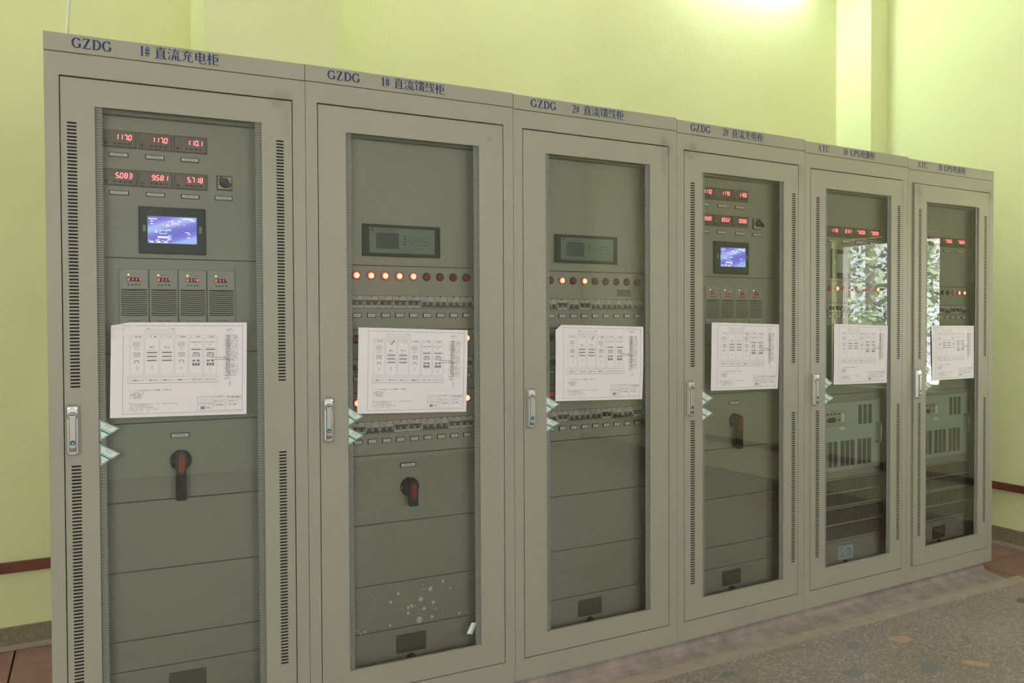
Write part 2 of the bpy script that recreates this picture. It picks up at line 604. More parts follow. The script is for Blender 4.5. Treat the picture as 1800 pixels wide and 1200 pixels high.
def seven(mb, text, x, z, h, pitch, y, mi=0, t=0.15, slant=0.10, wr=0.52):
    """text right-handed from x (left edge of the first digit), baseline z."""
    w = h * wr
    t *= h
    pos = x
    for ch in text:
        if ch == '.':
            dx = pos - (pitch - w) * 0.55
            mb.rect(dx - t * .5, dx + t * .5, z, z + t, y, mi)
            continue
        P = {'a': (0, h, w, h), 'd': (0, 0, w, 0), 'g': (0, h / 2, w, h / 2), 'f': (0, h / 2, 0, h), 'e': (0, 0, 0, h / 2),
             'b': (w, h / 2, w, h), 'c': (w, 0, w, h / 2)}
        for s in SEG[ch]:
            x0, z0, x1, z1 = P[s]
            g = 0.05 * h
            if z0 == z1:
                poly = [(x0 + g, z0), (x0 + g + t / 2, z0 - t / 2), (x1 - g - t / 2, z0 - t / 2), (x1 - g, z0), (x1 - g - t / 2, z0 + t / 2), (x0 + g + t / 2, z0 + t / 2)]
            else:
                poly = [(x0, z0 + g), (x0 + t / 2, z0 + g + t / 2), (x0 + t / 2, z1 - g - t / 2), (x0, z1 - g), (x0 - t / 2, z1 - g - t / 2), (x0 - t / 2, z0 + g + t / 2)]
            mb.add([(pos + px + (pz) * slant, y, z + pz) for px, pz in poly], [tuple(range(6))], mi)
        pos += pitch


# ------------------------------------------------------------------ the room
def wall_mat():
    m = bpy.data.materials.new('lemon_wall_paint')
    m.use_nodes = True
    nt = m.node_tree
    b = nt.nodes['Principled BSDF']
    b.inputs['Roughness'].default_value = 0.75
    b.inputs['Specular IOR Level'].default_value = 0.25
    tc = nt.nodes.new('ShaderNodeTexCoord')
    n = nt.nodes.new('ShaderNodeTexNoise')
    n.inputs['Scale'].default_value = 1.6
    n.inputs['Detail'].default_value = 6
    nt.links.new(tc.outputs['Object'], n.inputs['Vector'])
    r = nt.nodes.new('ShaderNodeValToRGB')
    r.color_ramp.elements[0].position = 0.3
    r.color_ramp.elements[1].position = 0.75
    r.color_ramp.elements[0].color = (*lin((221, 223, 172)), 1)
    r.color_ramp.elements[1].color = (*lin((225, 228, 179)), 1)
    nt.links.new(n.outputs['Fac'], r.inputs['Fac'])
    nt.links.new(r.outputs['Color'], b.inputs['Base Color'])
    n2 = nt.nodes.new('ShaderNodeTexNoise')
    n2.inputs['Scale'].default_value = 55
    n2.inputs['Detail'].default_value = 4
    nt.links.new(tc.outputs['Object'], n2.inputs['Vector'])
    bp = nt.nodes.new('ShaderNodeBump')
    bp.inputs['Strength'].default_value = 0.25
    bp.inputs['Distance'].default_value = 0.004
    nt.links.new(n2.outputs['Fac'], bp.inputs['Height'])
    nt.links.new(bp.outputs['Normal'], b.inputs['Normal'])
    return m


M['wall'] = wall_mat()
M['pale'] = mat('off_white_wall_paint', (228, 227, 222), 0.8)  # unseen front wall made pale so its bounce carries less yellow
M['ceil'] = mat('ceiling_white', (234, 233, 230), 0.8)
M['frame_w'] = mat('window_frame_paint', (214, 216, 210), 0.45)


def terrazzo_mat():
    m = bpy.data.materials.new('terrazzo')
    m.use_nodes = True
    nt = m.node_tree
    b = nt.nodes['Principled BSDF']
    b.inputs['Roughness'].default_value = 0.42
    tc = nt.nodes.new('ShaderNodeTexCoord')
    big = nt.nodes.new('ShaderNodeTexNoise')
    big.inputs['Scale'].default_value = 2.2
    big.inputs['Detail'].default_value = 5
    nt.links.new(tc.outputs['Object'], big.inputs['Vector'])
    r = nt.nodes.new('ShaderNodeValToRGB')
    r.color_ramp.elements[0].position = 0.3
    r.color_ramp.elements[1].position = 0.7
    r.color_ramp.elements[0].color = (*lin((144, 130, 120)), 1)
    r.color_ramp.elements[1].color = (*lin((164, 151, 144)), 1)
    nt.links.new(big.outputs['Fac'], r.inputs['Fac'])
    v = nt.nodes.new('ShaderNodeTexVoronoi')
    v.inputs['Scale'].default_value = 130
    nt.links.new(tc.outputs['Object'], v.inputs['Vector'])
    r2 = nt.nodes.new('ShaderNodeValToRGB')
    cols = [(0.0, (114, 104, 96)), (0.35, (144, 133, 124)), (0.7, (162, 150, 143)), (0.86, (202, 194, 188)), (0.95, (92, 96, 90))]
    r2.color_ramp.interpolation = 'CONSTANT'
    r2.color_ramp.elements[0].color = (*lin(cols[0][1]), 1)
    r2.color_ramp.elements[1].position = cols[1][0]
    r2.color_ramp.elements[1].color = (*lin(cols[1][1]), 1)
    for p, c in cols[2:]:
        e = r2.color_ramp.elements.new(p)
        e.color = (*lin(c), 1)
    sp = nt.nodes.new('ShaderNodeSeparateColor')
    nt.links.new(v.outputs['Color'], sp.inputs[0])
    nt.links.new(sp.outputs[0], r2.inputs['Fac'])
    mx = nt.nodes.new('ShaderNodeMix')
    mx.data_type = 'RGBA'
    mx.inputs['Factor'].default_value = 0.5
    nt.links.new(r.outputs['Color'], mx.inputs['A'])
    nt.links.new(r2.outputs['Color'], mx.inputs['B'])
    nt.links.new(mx.outputs['Result'], b.inputs['Base Color'])
    return m


M['terrazzo'] = terrazzo_mat()
M['strip'] = mat('cement_border', (166, 152, 140), 0.6, var=0.12, scale=14, bump=0.2, bscale=60)
M['concrete'] = mat('stained_concrete', (150, 136, 130), 0.8, var=0.24, scale=11, bump=0.25, bscale=70)
M['redslab'] = mat('red_floor_slab', (140, 104, 96), 0.6, var=0.14, scale=10, bump=0.2, bscale=50)
M['skirt'] = mat('speckled_skirting', (132, 122, 98), 0.6, var=0.22, scale=60)
M['rail'] = mat('brown_red_rail', (112, 58, 44), 0.5, var=0.16, scale=14)
for k, c in (('a', (122, 124, 122)), ('b', (184, 152, 134)), ('c', (146, 142, 124)), ('d', (88, 92, 94))):
    M['stone_' + k] = mat('inlaid_stone_' + k, c, 0.35, var=0.1, scale=30)


def gbox(x0, x1, y0, y1, z0, z1):
    return MB().box(x0, x1, y0, y1, z0, z1)


SLAB = {'wall_back': ('lemon yellow painted wall behind the cabinets', 'wall'), 'wall_front': ('off-white wall facing the cabinet doors', 'wall'),
        'wall_left': ('lemon yellow end wall with one tall window', 'wall'), 'wall_right': ('lemon yellow end wall with a small window', 'wall'),
        'ceiling': ('plain white ceiling of the cabinet room', 'ceiling'), 'pillar_left': ('wide lemon yellow pillar on the back wall', 'pillar'),
        'pillar_right': ('slim lemon yellow pillar in the room corner', 'pillar'), 'baseboard_back': ('speckled stone skirting along the back wall', 'skirting'),
        'baseboard_right': ('speckled stone skirting along the end wall', 'skirting'), 'trim_1': ('brown-red rail low on the back wall', 'rail'),
        'trim_2': ('brown-red rail low on the end wall', 'rail'), 'ground_outside': ('pale bare yard outside the window', 'ground')}


def struct(name, mb, mats, parent=None):
    o = obj(name, mb, mats, parent)
    if parent is None:
        o['kind'] = 'structure'
        if name in SLAB:
            o['label'], o['category'] = SLAB[name]
        elif name.startswith('window'):
            o['label'], o['category'] = 'pale painted frame of window opening %s' % name.split('_')[1], 'window'
    return o


EDGE_X, EDGE_Y = 4.865, -0.085              # outer edge of the terrazzo: past this lie the red slabs
floor = struct('floor', gbox(RX0, EDGE_X, RY0, EDGE_Y, -0.10, 0.0), 'terrazzo')
tag(floor, 'grey-brown terrazzo floor with inlaid stones', 'floor')
obj('border_strip', gbox(RX0, EDGE_X, EDGE_Y - 0.075, EDGE_Y, 0.0, 0.0015), 'strip', floor)
obj('border_strip', gbox(EDGE_X - 0.055, EDGE_X, RY0, EDGE_Y - 0.075, 0.0, 0.0015), 'strip', floor)
# red slabs behind and beside the row
y = EDGE_Y
x = RX0
xs = [RX0, -2.55, -1.75, -0.98, -0.205, 0.6, 1.4, 2.2, 3.0, 3.8, EDGE_X]
for a, b in zip(xs[:-1], xs[1:]):
    obj('floor_slab', gbox(a + .004, b - .004, EDGE_Y + .004, RY1, -0.10, -0.002), 'redslab', floor)
ys = [RY0, -4.9, -4.2, -3.5, -2.8, -2.1, -1.4, -0.62, 0.17, 0.85, RY1]
for a, b in zip(ys[:-1], ys[1:]):
    obj('floor_slab', gbox(EDGE_X + .004, RX1, a + .003, b - .003, -0.10, -0.002), 'redslab', floor)
struct('floor_bed', gbox(RX0, RX1, RY0, RY1, -0.2, -0.09), 'dark', floor)

# inlaid stones: centre x, y, length, width, angle, kind
stones = [(2.42, -0.74, .085, .06, 20, 'a'), (2.75, -0.62, .10, .045, -15, 'b'), (2.42, -1.02, .15, .05, -20, 'b'), (3.0, -.83, .1, .06, 30, 'b'),
          (2.95, -0.50, .10, .07, 10, 'a'), (3.28, -0.62, .12, .07, 5, 'a'), (2.66, -0.92, .16, .022, 62, 'd'), (2.92, -1.02, .11, .025, -58, 'd'),
          (3.72, -0.50, .09, .03, 50, 'a'), (3.45, -0.36, .10, .06, -10, 'b'), (3.2, -.3, .08, .05, 25, 'a'), (3.9, -.75, .11, .06, 0, 'b'),
          (3.75, -1.15, .15, .07, 45, 'a'), (4.3, -.9, .11, .05, 50, 'a'), (3.2, -1.15, .08, .05, 15, 'c'), (3.4, -.98, .11, .05, -35, 'b'),
          (4.1, -.45, .12, .05, -20, 'c'), (4.45, -.55, .10, .045, 30, 'b'), (1.95, -.62, .1, .06, 12, 'a'), (1.6, -.5, .1, .05, -30, 'b'),
          (4.55, -1.2, .12, .06, 5, 'a'), (3.55, -1.45, .1, .05, 20, 'd')]
rnd = random.Random(3)
while len(stones) < 120:
    sx, sy = rnd.uniform(0.2, 4.7), rnd.uniform(-3.2, -0.25)
    if all(math.hypot(sx - s[0], sy - s[1]) > 0.17 for s in stones):
        stones.append((sx, sy, rnd.uniform(.06, .14), rnd.uniform(.03, .07), rnd.uniform(-60, 60), rnd.choice('aabbccd')))
for (sx, sy, l, w, a, k) in stones:
    n = 9
    l, w = l * 1.3, w * 1.3
    ca, sa = math.cos(math.radians(a)), math.sin(math.radians(a))
    poly = []
    for i in range(n):
        t = 2 * math.pi * i / n
        q = rnd.uniform(.72, 1.1)
        px, py = l / 2 * math.cos(t) * q, w / 2 * math.sin(t) * q
        poly.append((sx + px * ca - py * sa, sy + px * sa + py * ca))
    mb = MB()
    mb.add([(px, py, 0.0008) for px, py in poly] + [(px, py, -0.02) for px, py in poly],
           [tuple(range(n))] + [(i, n + i, n + (i + 1) % n, (i + 1) % n) for i in range(n)])
    obj('inlaid_stone', mb, 'stone_' + k, floor)


def wall_x(name, x0, x1, y0, y1, openings, mt='wall'):
    """wall whose faces look along x, with window openings (y0, y1, z0, z1)"""
    mb = MB()
    cuts = sorted(openings)
    cur = y0
    for (a, b, c, d) in cuts:
        mb.box(x0, x1, cur, a, -0.1, RZ1)
        mb.box(x0, x1, a, b, -0.1, c)
        mb.box(x0, x1, a, b, d, RZ1)
        cur = b
    mb.box(x0, x1, cur, y1, -0.1, RZ1)
    return struct(name, mb, mt)


def wall_y(name, y0, y1, x0, x1, openings, mt='wall'):
    mb = MB()
    cur = x0
    for (a, b, c, d) in sorted(openings):
        mb.box(cur, a, y0, y1, -0.1, RZ1)
        mb.box(a, b, y0, y1, -0.1, c)
        mb.box(a, b, y0, y1, d, RZ1)
        cur = b
    mb.box(cur, x1, y0, y1, -0.1, RZ1)
    return struct(name, mb, mt)


T_ = 0.2
wb = wall_y('wall_back', RY1, RY1 + T_, RX0 - T_, RX1 + T_, [])
wf = wall_y('wall_front', RY0 - T_, RY0, RX0 - T_, RX1 + T_, WIN_F, 'pale')
wl = wall_x('wall_left', RX0 - T_, RX0, RY0, RY1, WIN_L)
wr = wall_x('wall_right', RX1, RX1 + T_, RY0, RY1, WIN_R)
struct('ceiling', gbox(RX0 - T_, RX1 + T_, RY0 - T_, RY1 + T_, RZ1, RZ1 + 0.2), 'ceil')
struct('pillar_left', gbox(0.578, 1.183, 1.0, RY1 + 0.02, -0.05, RZ1), 'wall')
struct('pillar_right', gbox(5.255, RX1 + 0.02, 1.21, RY1 + 0.02, -0.05, RZ1), 'wall')
# skirting and the brown rail along the back and right walls
bb = struct('baseboard_back', gbox(RX0, 0.578, RY1 - 0.022, RY1, 0, 0.098), 'skirt')
obj('skirting_run', gbox(1.183, 5.255, RY1 - 0.022, RY1, 0, 0.098), 'skirt', bb)
obj('toe_bead', gbox(RX0, 0.578, RY1 - 0.04, RY1 - 0.022, 0, 0.02), 'strip', bb)
br = struct('baseboard_right', gbox(RX1 - 0.022, RX1, RY0, 1.21, 0, 0.118), 'skirt')
obj('toe_bead', gbox(RX1 - 0.04, RX1 - 0.022, RY0, 1.21, 0, 0.024), 'strip', br)
t1 = struct('trim_1', gbox(RX0, 0.578, RY1 - 0.03, RY1 - 0.012, 0.352, 0.400), 'rail')
for xx in (-3.0, -1.9, -0.8, 0.3):
    obj('rail_spacer', gbox(xx, xx + .03, RY1 - 0.013, RY1 + .001, 0.36, 0.392), 'rail', t1)
t2 = struct('trim_2', gbox(RX1 - 0.03, RX1 - 0.012, RY0, 1.21, 0.368, 0.416), 'rail')
for yy in (-4.5, -3.2, -1.9, -0.6, 0.3, 1.0):
    obj('rail_spacer', gbox(RX1 - 0.013, RX1 + .001, yy, yy + .03, 0.376, 0.408), 'rail', t2)


def window(name, axis, o, pos, bars):
    a, b, c, d = o
    fr = MB()
    w = 0.045

    def add(u0, u1, z0, z1, t=0.05):
        if axis == 'x':
            fr.box(pos - t / 2, pos + t / 2, u0, u1, z0, z1)
        else:
            fr.box(u0, u1, pos - t / 2, pos + t / 2, z0, z1)
    add(a, b, c, c + w); add(a, b, d - w, d); add(a, a + w, c + w, d - w); add(b - w, b, c + w, d - w)
    for i in range(1, bars):
        u = a + (b - a) * i / bars
        add(u - w / 2, u + w / 2, c + w, d - w)
    return struct(name, fr, 'frame_w')


for i, o in enumerate(WIN_L): window('window_%d' % (i + 1), 'x', o, RX0 - 0.1, 2)
for i, o in enumerate(WIN_F): window('window_%d' % (i + 2), 'y', o, RY0 - 0.1, 2)
window('window_6', 'x', WIN_R[0], RX1 + 0.1, 1)

# ------------------------------------------------------------------ cabinets
CX = [0.0, 0.7803, 1.5818, 2.3894, 3.1983, 3.9980, 4.7964]
CY = [0.0391, -0.0052, -0.0257, -0.0301, -0.0113, 0.0076, 0.0254]
HS = [1.00356, 1.00403, 1.00242, 0.99967, 0.99681, 0.99343]
OPEN = [(.137, .636), (.141, .655), (.145, .662), (.148, .664), (.149, .660), (.148, .650)]
OPZ = [(.178, 2.094), (.175, 2.090), (.173, 2.090), (.1735, 2.083), (.181, 2.075), (.1775, 2.065)]
VENT = {0: (.060, .088, .683, .709), 3: (.077, .104, .719, .745), 4: (.080, .106, .710, .737), 5: (.079, .105, .702, .729)}
DOORS_DIRT = {
    0: [(.70, 2.175, .05, .045, .8), (.715, 2.10, .02, .10, .5)],
    2: [(.745, 2.17, .045, .07, 1.0), (.735, 2.08, .02, .06, .5)],
    3: [(.085, 2.17, .06, .05, .9), (.775, 2.13, .03, .06, .8)],
    5: [(.085, 2.11, .05, .07, .6), (.76, 2.14, .035, .05, .9)],
    1: [(.70, 2.12, .02, .015, .5)], 4: []}
G = 0.0028                                  # half gap round a door
PD = 0.07                                   # depth of the inner panels behind the front

# shared small meshes --------------------------------------------------------
SH = {}


def nameplate_mesh(w, h):
    key = ('np', round(w, 4), round(h, 4))
    if key not in SH:
        mb = MB()
        mb.box(-w / 2, w / 2, -.003, .001, -h / 2, h / 2, 0, .0012)
        mb.rect(-w / 2 + .003, w / 2 - .003, -h / 2 + .0024, h / 2 - .0024, -.0033, 1)
        for r, (z, s) in enumerate(((.16, .55), (-.14, .75))):
            for k in range(7):
                a = (-.5 + (k + .12) / 7) * w * s
                mb.rect(a, a + w * s / 7 * .74, (z - .055) * h, (z + .055) * h, -.0036, 2)
        SH[key] = mb.mesh('nameplate', ['black', 'plate_w', 'ink'])
    return SH[key]


def lamp_meshes(r):
    key = ('lamp', r)
    if key not in SH:
        b = MB()
        b.lathe(0, 0, [(r * .84, -.004), (r * .9, -.006), (r, -.005), (r * 1.04, 0.001)], 24)
        bezel = b.mesh('indicator_lamp', ['blackm'], True)
        def lens(n1, n2):
            l = MB()
            l.lathe(0, 0, [(r * .62, -.0088), (r * .80, -.0068), (r * .87, -.003)], 24, 1, cap=False)
            l.lathe(0, 0, [(r * .05, -.0104), (r * .36, -.0099), (r * .62, -.0088)], 24, 0, cap=True)
            return l.mesh('lens', [n1, n2], True)
        SH[key] = (bezel, {'on': lens('lens_core', 'lens_lit'), 'off': lens('lens_off', 'lens_off'),
                           'dim': lens('lens_dim', 'lens_dim'), 'dead': lens('lens_dead', 'lens_dead')})
    return SH[key]


def breaker_meshes(w, h):
    key = ('brk', w, h)
    if key not in SH:
        b = MB()
        b.box(-w / 2 + .0006, w / 2 - .0006, 0, .012, -h / 2, h / 2, 0)
        b.box(-w / 2 + .001, w / 2 - .001, -.006, 0, -h * .30, h * .30, 0, .001)          # raised nose
        b.rect(-w * .42, -w * .02, -h * .28, h * .06, -.0062, 2)                            # toggle wells
        b.rect(w * .04, w * .42, -h * .28, h * .06, -.0062, 2)
        b.rect(-w * .08, w * .12, h * .40, h * .48, -.0004, 1)                              # red mark
        for k in range(5):
            b.rect(-w * .44 + k * w * .07, -w * .44 + k * w * .07 + w * .05, h * .36, h * .41, -.0004, 3)
        b.rect(-w * .40, -w * .24, h * .20, h * .23, -.0064, 3)
        b.rect(-w * .40, -w * .28, h * .13, h * .15, -.0064, 3)
        b.rect(-w * .16, -w * .10, h * .12, h * .24, -.0064, 3)
        b.rect(-.0004, .0004, -h * .5, h * .5, -.0065, 3)
        b.box(-w / 2 + .001, w / 2 - .001, .001, .004, -h * .5, -h * .36, 2)
        body = b.mesh('circuit_breaker', ['breaker', 'red_tag', 'breaker_m', 'ink'])
        up = MB()
        up.box(-w * .42, w * .46, -.016, -.006, h * .0, h * .14, 0, .001)
        for s in (-1, 1):
            up.box(s * w * .23 - w * .09, s * w * .23 + w * .09, -.013, -.004, -h * .24, h * .0, 0)
        dn = MB()
        dn.box(-w * .42, w * .46, -.016, -.006, -h * .42, -h * .28, 0, .001)
        for s in (-1, 1):
            dn.box(s * w * .23 - w * .09, s * w * .23 + w * .09, -.013, -.004, -h * .28, -h * .06, 0)
        SH[key] = (body, up.mesh('toggle', ['breaker_d']), dn.mesh('toggle', ['breaker_d']))
    return SH[key]


def hinge_mesh():
    if 'hinge' not in SH:
        mb = MB()
        mb.tube([(0, -.006, -.028), (0, -.006, -.002)], .0042, 10)
        mb.tube([(0, -.006, .002), (0, -.006, .028)], .0042, 10)
        mb.box(-.012, .012, -.002, .002, -.026, .026)
        SH['hinge'] = mb.mesh('hinge', ['steel'], False)
    return SH['hinge']


def stake(name, me, parent, loc):
    return link(name, me, parent, loc)


def door_mesh(i, w, vents):
    S = HS[i]
    x0, x1 = .0407 + G, w - .0427 - G
    z0, z1 = .0835 * S + G, 2.174 * S - G - .002
    ox0, ox1 = OPEN[i]
    oz0, oz1 = OPZ[i]
    yf, ch = -.0015, .0018
    mb = MB()
    ax0, ax1, az0, az1 = x0 + ch, x1 - ch, z0 + ch, z1 - ch

    def q(a, b, c, d):
        if b - a > 1e-5 and d - c > 1e-5:
            mb.rect(a, b, c, d, yf)
    q(ax0, ax1, oz1, az1)
    q(ax0, ax1, az0, oz0)
    cols_ = []
    if vents:
        v = VENT[i]
        cols_ = [(v[0], v[1], ax0, ox0), (v[2], v[3], ox1, ax1)]
    else:
        q(ax0, ox0, oz0, oz1)
        q(ox1, ax1, oz0, oz1)
    pitch, sh = .01066 * S, .0054
    for (s0, s1, c0, c1) in cols_:
        m0, m1 = s0 - .003, s1 + .003
        q(c0, m0, oz0, oz1)
        q(m1, c1, oz0, oz1)
        top_hi = 2.030 * S
        low_hi = .9735 * S
        zz = oz1
        for (hi, n) in ((top_hi, 77), (low_hi, 69)):
            zt = hi + pitch / 2
            q(m0, m1, zt, zz)
            for k in range(n):
                zc = hi - k * pitch
                a, b_ = zc - pitch / 2, zc + pitch / 2
                r = sh / 2
                lft = [(s0 + r, zc + r), (s0 + .3 * r, zc + .7 * r), (s0, zc), (s0 + .3 * r, zc - .7 * r), (s0 + r, zc - r)]
                rgt = [(s1 - r, zc - r), (s1 - .3 * r, zc - .7 * r), (s1, zc), (s1 - .3 * r, zc + .7 * r), (s1 - r, zc + r)]
                loop = lft + rgt
                vs = [(px, yf, pz) for px, pz in loop] + [(px, yf + .0016, pz) for px, pz in loop]
                vs += [(m0, yf, a), (m1, yf, a), (m1, yf, b_), (m0, yf, b_)]
                n10 = 20
                fs = [(n10, n10 + 1, 5, 4), (9, n10 + 2, n10 + 3, 0),
                      (n10 + 3, n10, 4, 3, 2, 1, 0), (n10 + 1, n10 + 2, 9, 8, 7, 6, 5)]
                for t in range(10):
                    u = (t + 1) % 10
                    fs.append((t, u, 10 + u, 10 + t))
                mb.add(vs, fs)
            zz = hi - (n - .5) * pitch
        q(m0, m1, oz0, zz)
    # chamfer, sides, inner lips
    o_ = [(ax0, az0), (ax1, az0), (ax1, az1), (ax0, az1)]
    p_ = [(x0, z0), (x1, z0), (x1, z1), (x0, z1)]
    vs = [(a, yf, b) for a, b in o_] + [(a, yf + ch, b) for a, b in p_] + [(a, .020, b) for a, b in p_]
    fs = []
    for k in range(4):
        j = (k + 1) % 4
        fs.append((k, 4 + k, 4 + j, j))
        fs.append((4 + k, 8 + k, 8 + j, 4 + j))
    mb.add(vs, fs)
    n_ = [(ox0, oz0), (ox1, oz0), (ox1, oz1), (ox0, oz1)]
    vs = [(a, yf, b) for a, b in n_] + [(a, .0115, b) for a, b in n_]
    mb.add(vs, [(k, (k + 1) % 4, 4 + (k + 1) % 4, 4 + k) for k in range(4)])
    # folded back of the stiles, so light does not leak behind the sheet
    for (a, b) in ((x0, ox0 - .012), (ox1 + .012, x1)):
        mb.add([(a, .020, z0), (a + .012, .020, z0), (a + .012, .020, z1), (a, .020, z1)], [(3, 2, 1, 0)])
    return mb


def handle_mesh():
    if 'handle' in SH: return SH['handle']
    mb = MB()
    W, H = .0195, .079
    # escutcheon with sloping flanks
    def ring(w, h0, h1, y):
        c = .005
        return [(-w + c, y, h0), (w - c, y, h0), (w, y, h0 + c), (w, y, h1 - c), (w - c, y, h1), (-w + c, y, h1), (-w, y, h1 - c), (-w, y, h0 + c)]
    r = [ring(W, -H, H, 0.0), ring(W, -H, H, -.006), ring(W * .72, -H + .004, H - .006, -.017), ring(W * .60, -H + .006, H - .010, -.018)]
    vs = [p for rr in r for p in rr]
    fs = []
    for k in range(3):
        for a in range(8):
            b = (a + 1) % 8
            fs.append((k * 8 + a, k * 8 + b, (k + 1) * 8 + b, (k + 1) * 8 + a))
    fs = [tuple(reversed(f)) for f in fs]
    fs.append(tuple(24 + k for k in range(8)))
    mb.add(vs, fs, 0)
    # thumb ring and pivot of the lever
    mb.lathe(0, .043, [(.0125, -.0188), (.0135, -.018)], 20, 3, cap=True)
    mb.lathe(0, .043, [(.0112, -.0196), (.0118, -.0186)], 20, 1, cap=True)
    mb.box(-.0088, .0088, -.0225, -.012, -.066, .048, 1, .0015)
    mb.box(-.0098, .0098, -.0184, -.012, -.067, .036, 3)
    mb.box(-.0066, .0066, -.0232, -.0220, .046, .049, 3)
    mb.box(-.0088, .0088, -.0228, -.020, -.0665, -.053, 4, .001)
    mb.lathe(0, -.038, [(.0072, -.0240), (.0078, -.0225)], 16, 2, cap=True)
    mb.box(-.002, .0035, -.0246, -.0238, -.041, -.037, 0)
    SH['handle'] = mb.mesh('door_handle', ['chrome', 'chrome2', 'lock', 'seam', 'plate_m'])
    return SH['handle']


def sticker(door, p0, p1, p2, text, k):
    """triangular inspection sticker: (top-left, tip, bottom-left) on the glass"""
    y = .0056
    P = [Vector((a, b)) for a, b in (p0, p2, p1)]          # counter-clockwise from the front
    c = sum(P, Vector((0, 0))) / 3

    def inset(f):
        return [c + (p - c) * f for p in P]
    mb = MB()
    mb.prism([tuple(p) for p in P], y - .0004, y, 0)
    for (f0, f1, mi) in ((.93, .84, 1),):
        A, B = inset(f0), inset(f1)
        for a in range(3):
            b = (a + 1) % 3
            mb.add([(A[a].x, y - .0006, A[a].y), (A[b].x, y - .0006, A[b].y), (B[b].x, y - .0006, B[b].y), (B[a].x, y - .0006, B[a].y)], [(0, 1, 2, 3)], mi)
    tl, bl, tip = inset(.86)
    a, b = tl.lerp(bl, .44), bl.lerp(tip, .52)
    d = (bl - tl).normalized() * .006
    mb.add([(a.x, y - .0006, a.y), ((a + d).x, y - .0006, (a + d).y), ((b + d * .9).x, y - .0006, (b + d * .9).y), (b.x, y - .0006, b.y)], [(0, 1, 2, 3)], 1)
    o = obj('inspection_sticker', mb, ['stk', 'teal'], door)
    key = 'stk' + text
    if key not in SH:
        SH[key] = (font_mesh('sticker_text', text, .0105, 'teal'), font_mesh('sticker_text', '检验合格', .0085, 'teal'))
    return o, key


STK = [[(.128, 1.117), (.185, 1.088), (.130, 1.052), (.128, 1.041), (.186, 1.007), (.130, .973)],
       [(.138, 1.118), (.193, 1.083), (.138, 1.052), (.138, 1.047), (.194, 1.014), (.138, .984)],
       [(.148, 1.120), (.211, 1.086), (.148, 1.050), (.152, 1.035), (.211, 1.010), (.148, .977)],
       [(.152, 1.107), (.219, 1.071), (.152, 1.038), (.152, 1.035), (.219, 1.003), (.152, .970)],
       [(.152, 1.140), (.214, 1.105), (.152, 1.075), (.152, 1.061), (.222, 1.030), (.152, 1.001)],
       [(.150, 1.177), (.204, 1.148), (.150, 1.114), (.150, 1.091), (.213, 1.057), (.150, 1.028)]]

HEAD = [('GZDG', .077, .112, '1#', '直流充电柜', .266, .032, .308, .197), ('GZDG', .078, .117, '1#', '直流馈线柜', .271, .034, .318, .199),
        ('GZDG', .078, .119, '2#', '直流馈线柜', .270, .037, .324, .203), ('GZDG', .078, .120, '2#', '直流充电柜', .270, .037, .324, .203),
        ('ATC', .090, .087, '1#', 'UPS电源柜', .279, .036, .331, .197), ('ATC', .079, .089, '2#', 'UPS电源柜', .265, .037, .316, .204)]

CAB = []
LABELS = [
    'beige steel cabinet lettered GZDG 1# 直流充电柜 with lit blue screen, below the wall cable',
    'beige steel cabinet lettered GZDG 1# 直流馈线柜 with lit red lamps and paint spatter low down',
    'beige steel cabinet lettered GZDG 2# 直流馈线柜, no handle on its inner panels',
    'beige steel cabinet lettered GZDG 2# 直流充电柜 with lit blue screen, beside the first ATC cabinet',
    'beige steel cabinet lettered ATC 1# UPS电源柜 with blank pale screen behind its glass',
    'end cabinet lettered ATC 2# UPS电源柜 with its door slightly ajar']


def inner_panels(c, i, zs, x0, x1, mat_='inner', spans=None):
    """separate sheet panels between the heights zs, each with its own edges"""
    out = []
    for a, b in zip(zs[:-1], zs[1:]):
        hi, lo = max(a, b) - .0013, min(a, b) + .0013
        mb = MB().box(x0, x1, PD, PD + .014, lo, hi, 0, .001)
        out.append(obj('inner_panel', mb, mat_, c))
    return out


def meter(c, x0, x1, z0, z1, text, sign=False, dh=.0155, mt='digit'):
    mb = MB()
    mb.box(x0, x1, .060, PD + .002, z0, z1, 0, .0025)
    mb.rect(x0 + .004, x1 - .004, z0 + .004, z1 - .004, .0597, 1)
    cx = (x0 + x1) / 2
    w = x1 - x0
    for k in range(4):
        a = cx - .012 + k * .0142
        mb.box(a - .0045, a + .0045, .0585, .0597, z0 + .0095, z0 + .0145, 2)
    mb.lathe(x0 + .0115, z0 + .012, [(.0045, .0590), (.0048, .0597)], 12, 2)
    o = obj('digital_meter', mb, ['grout', 'meter_in', 'meter_key'], c)
    d = MB()
    n = sum(ch != '.' for ch in text)
    pitch = .0128
    right = cx + w * .345
    start = right - n * pitch + (pitch - dh * .52)
    seven(d, text, start, z1 - .0135 - dh, dh, pitch, .0590, 0, t=.135, wr=.50)
    if sign:
        d.rect(start - .012, start - .006, z1 - .012 - dh * .3, z1 - .0105 - dh * .3 + .002, .0590)
    obj('digits', d, [mt], o)
    return o


def nameplate(c, x, z, w=.057, h=.0148):
    return stake('nameplate', nameplate_mesh(w, h), c, (x, PD - .001, z))


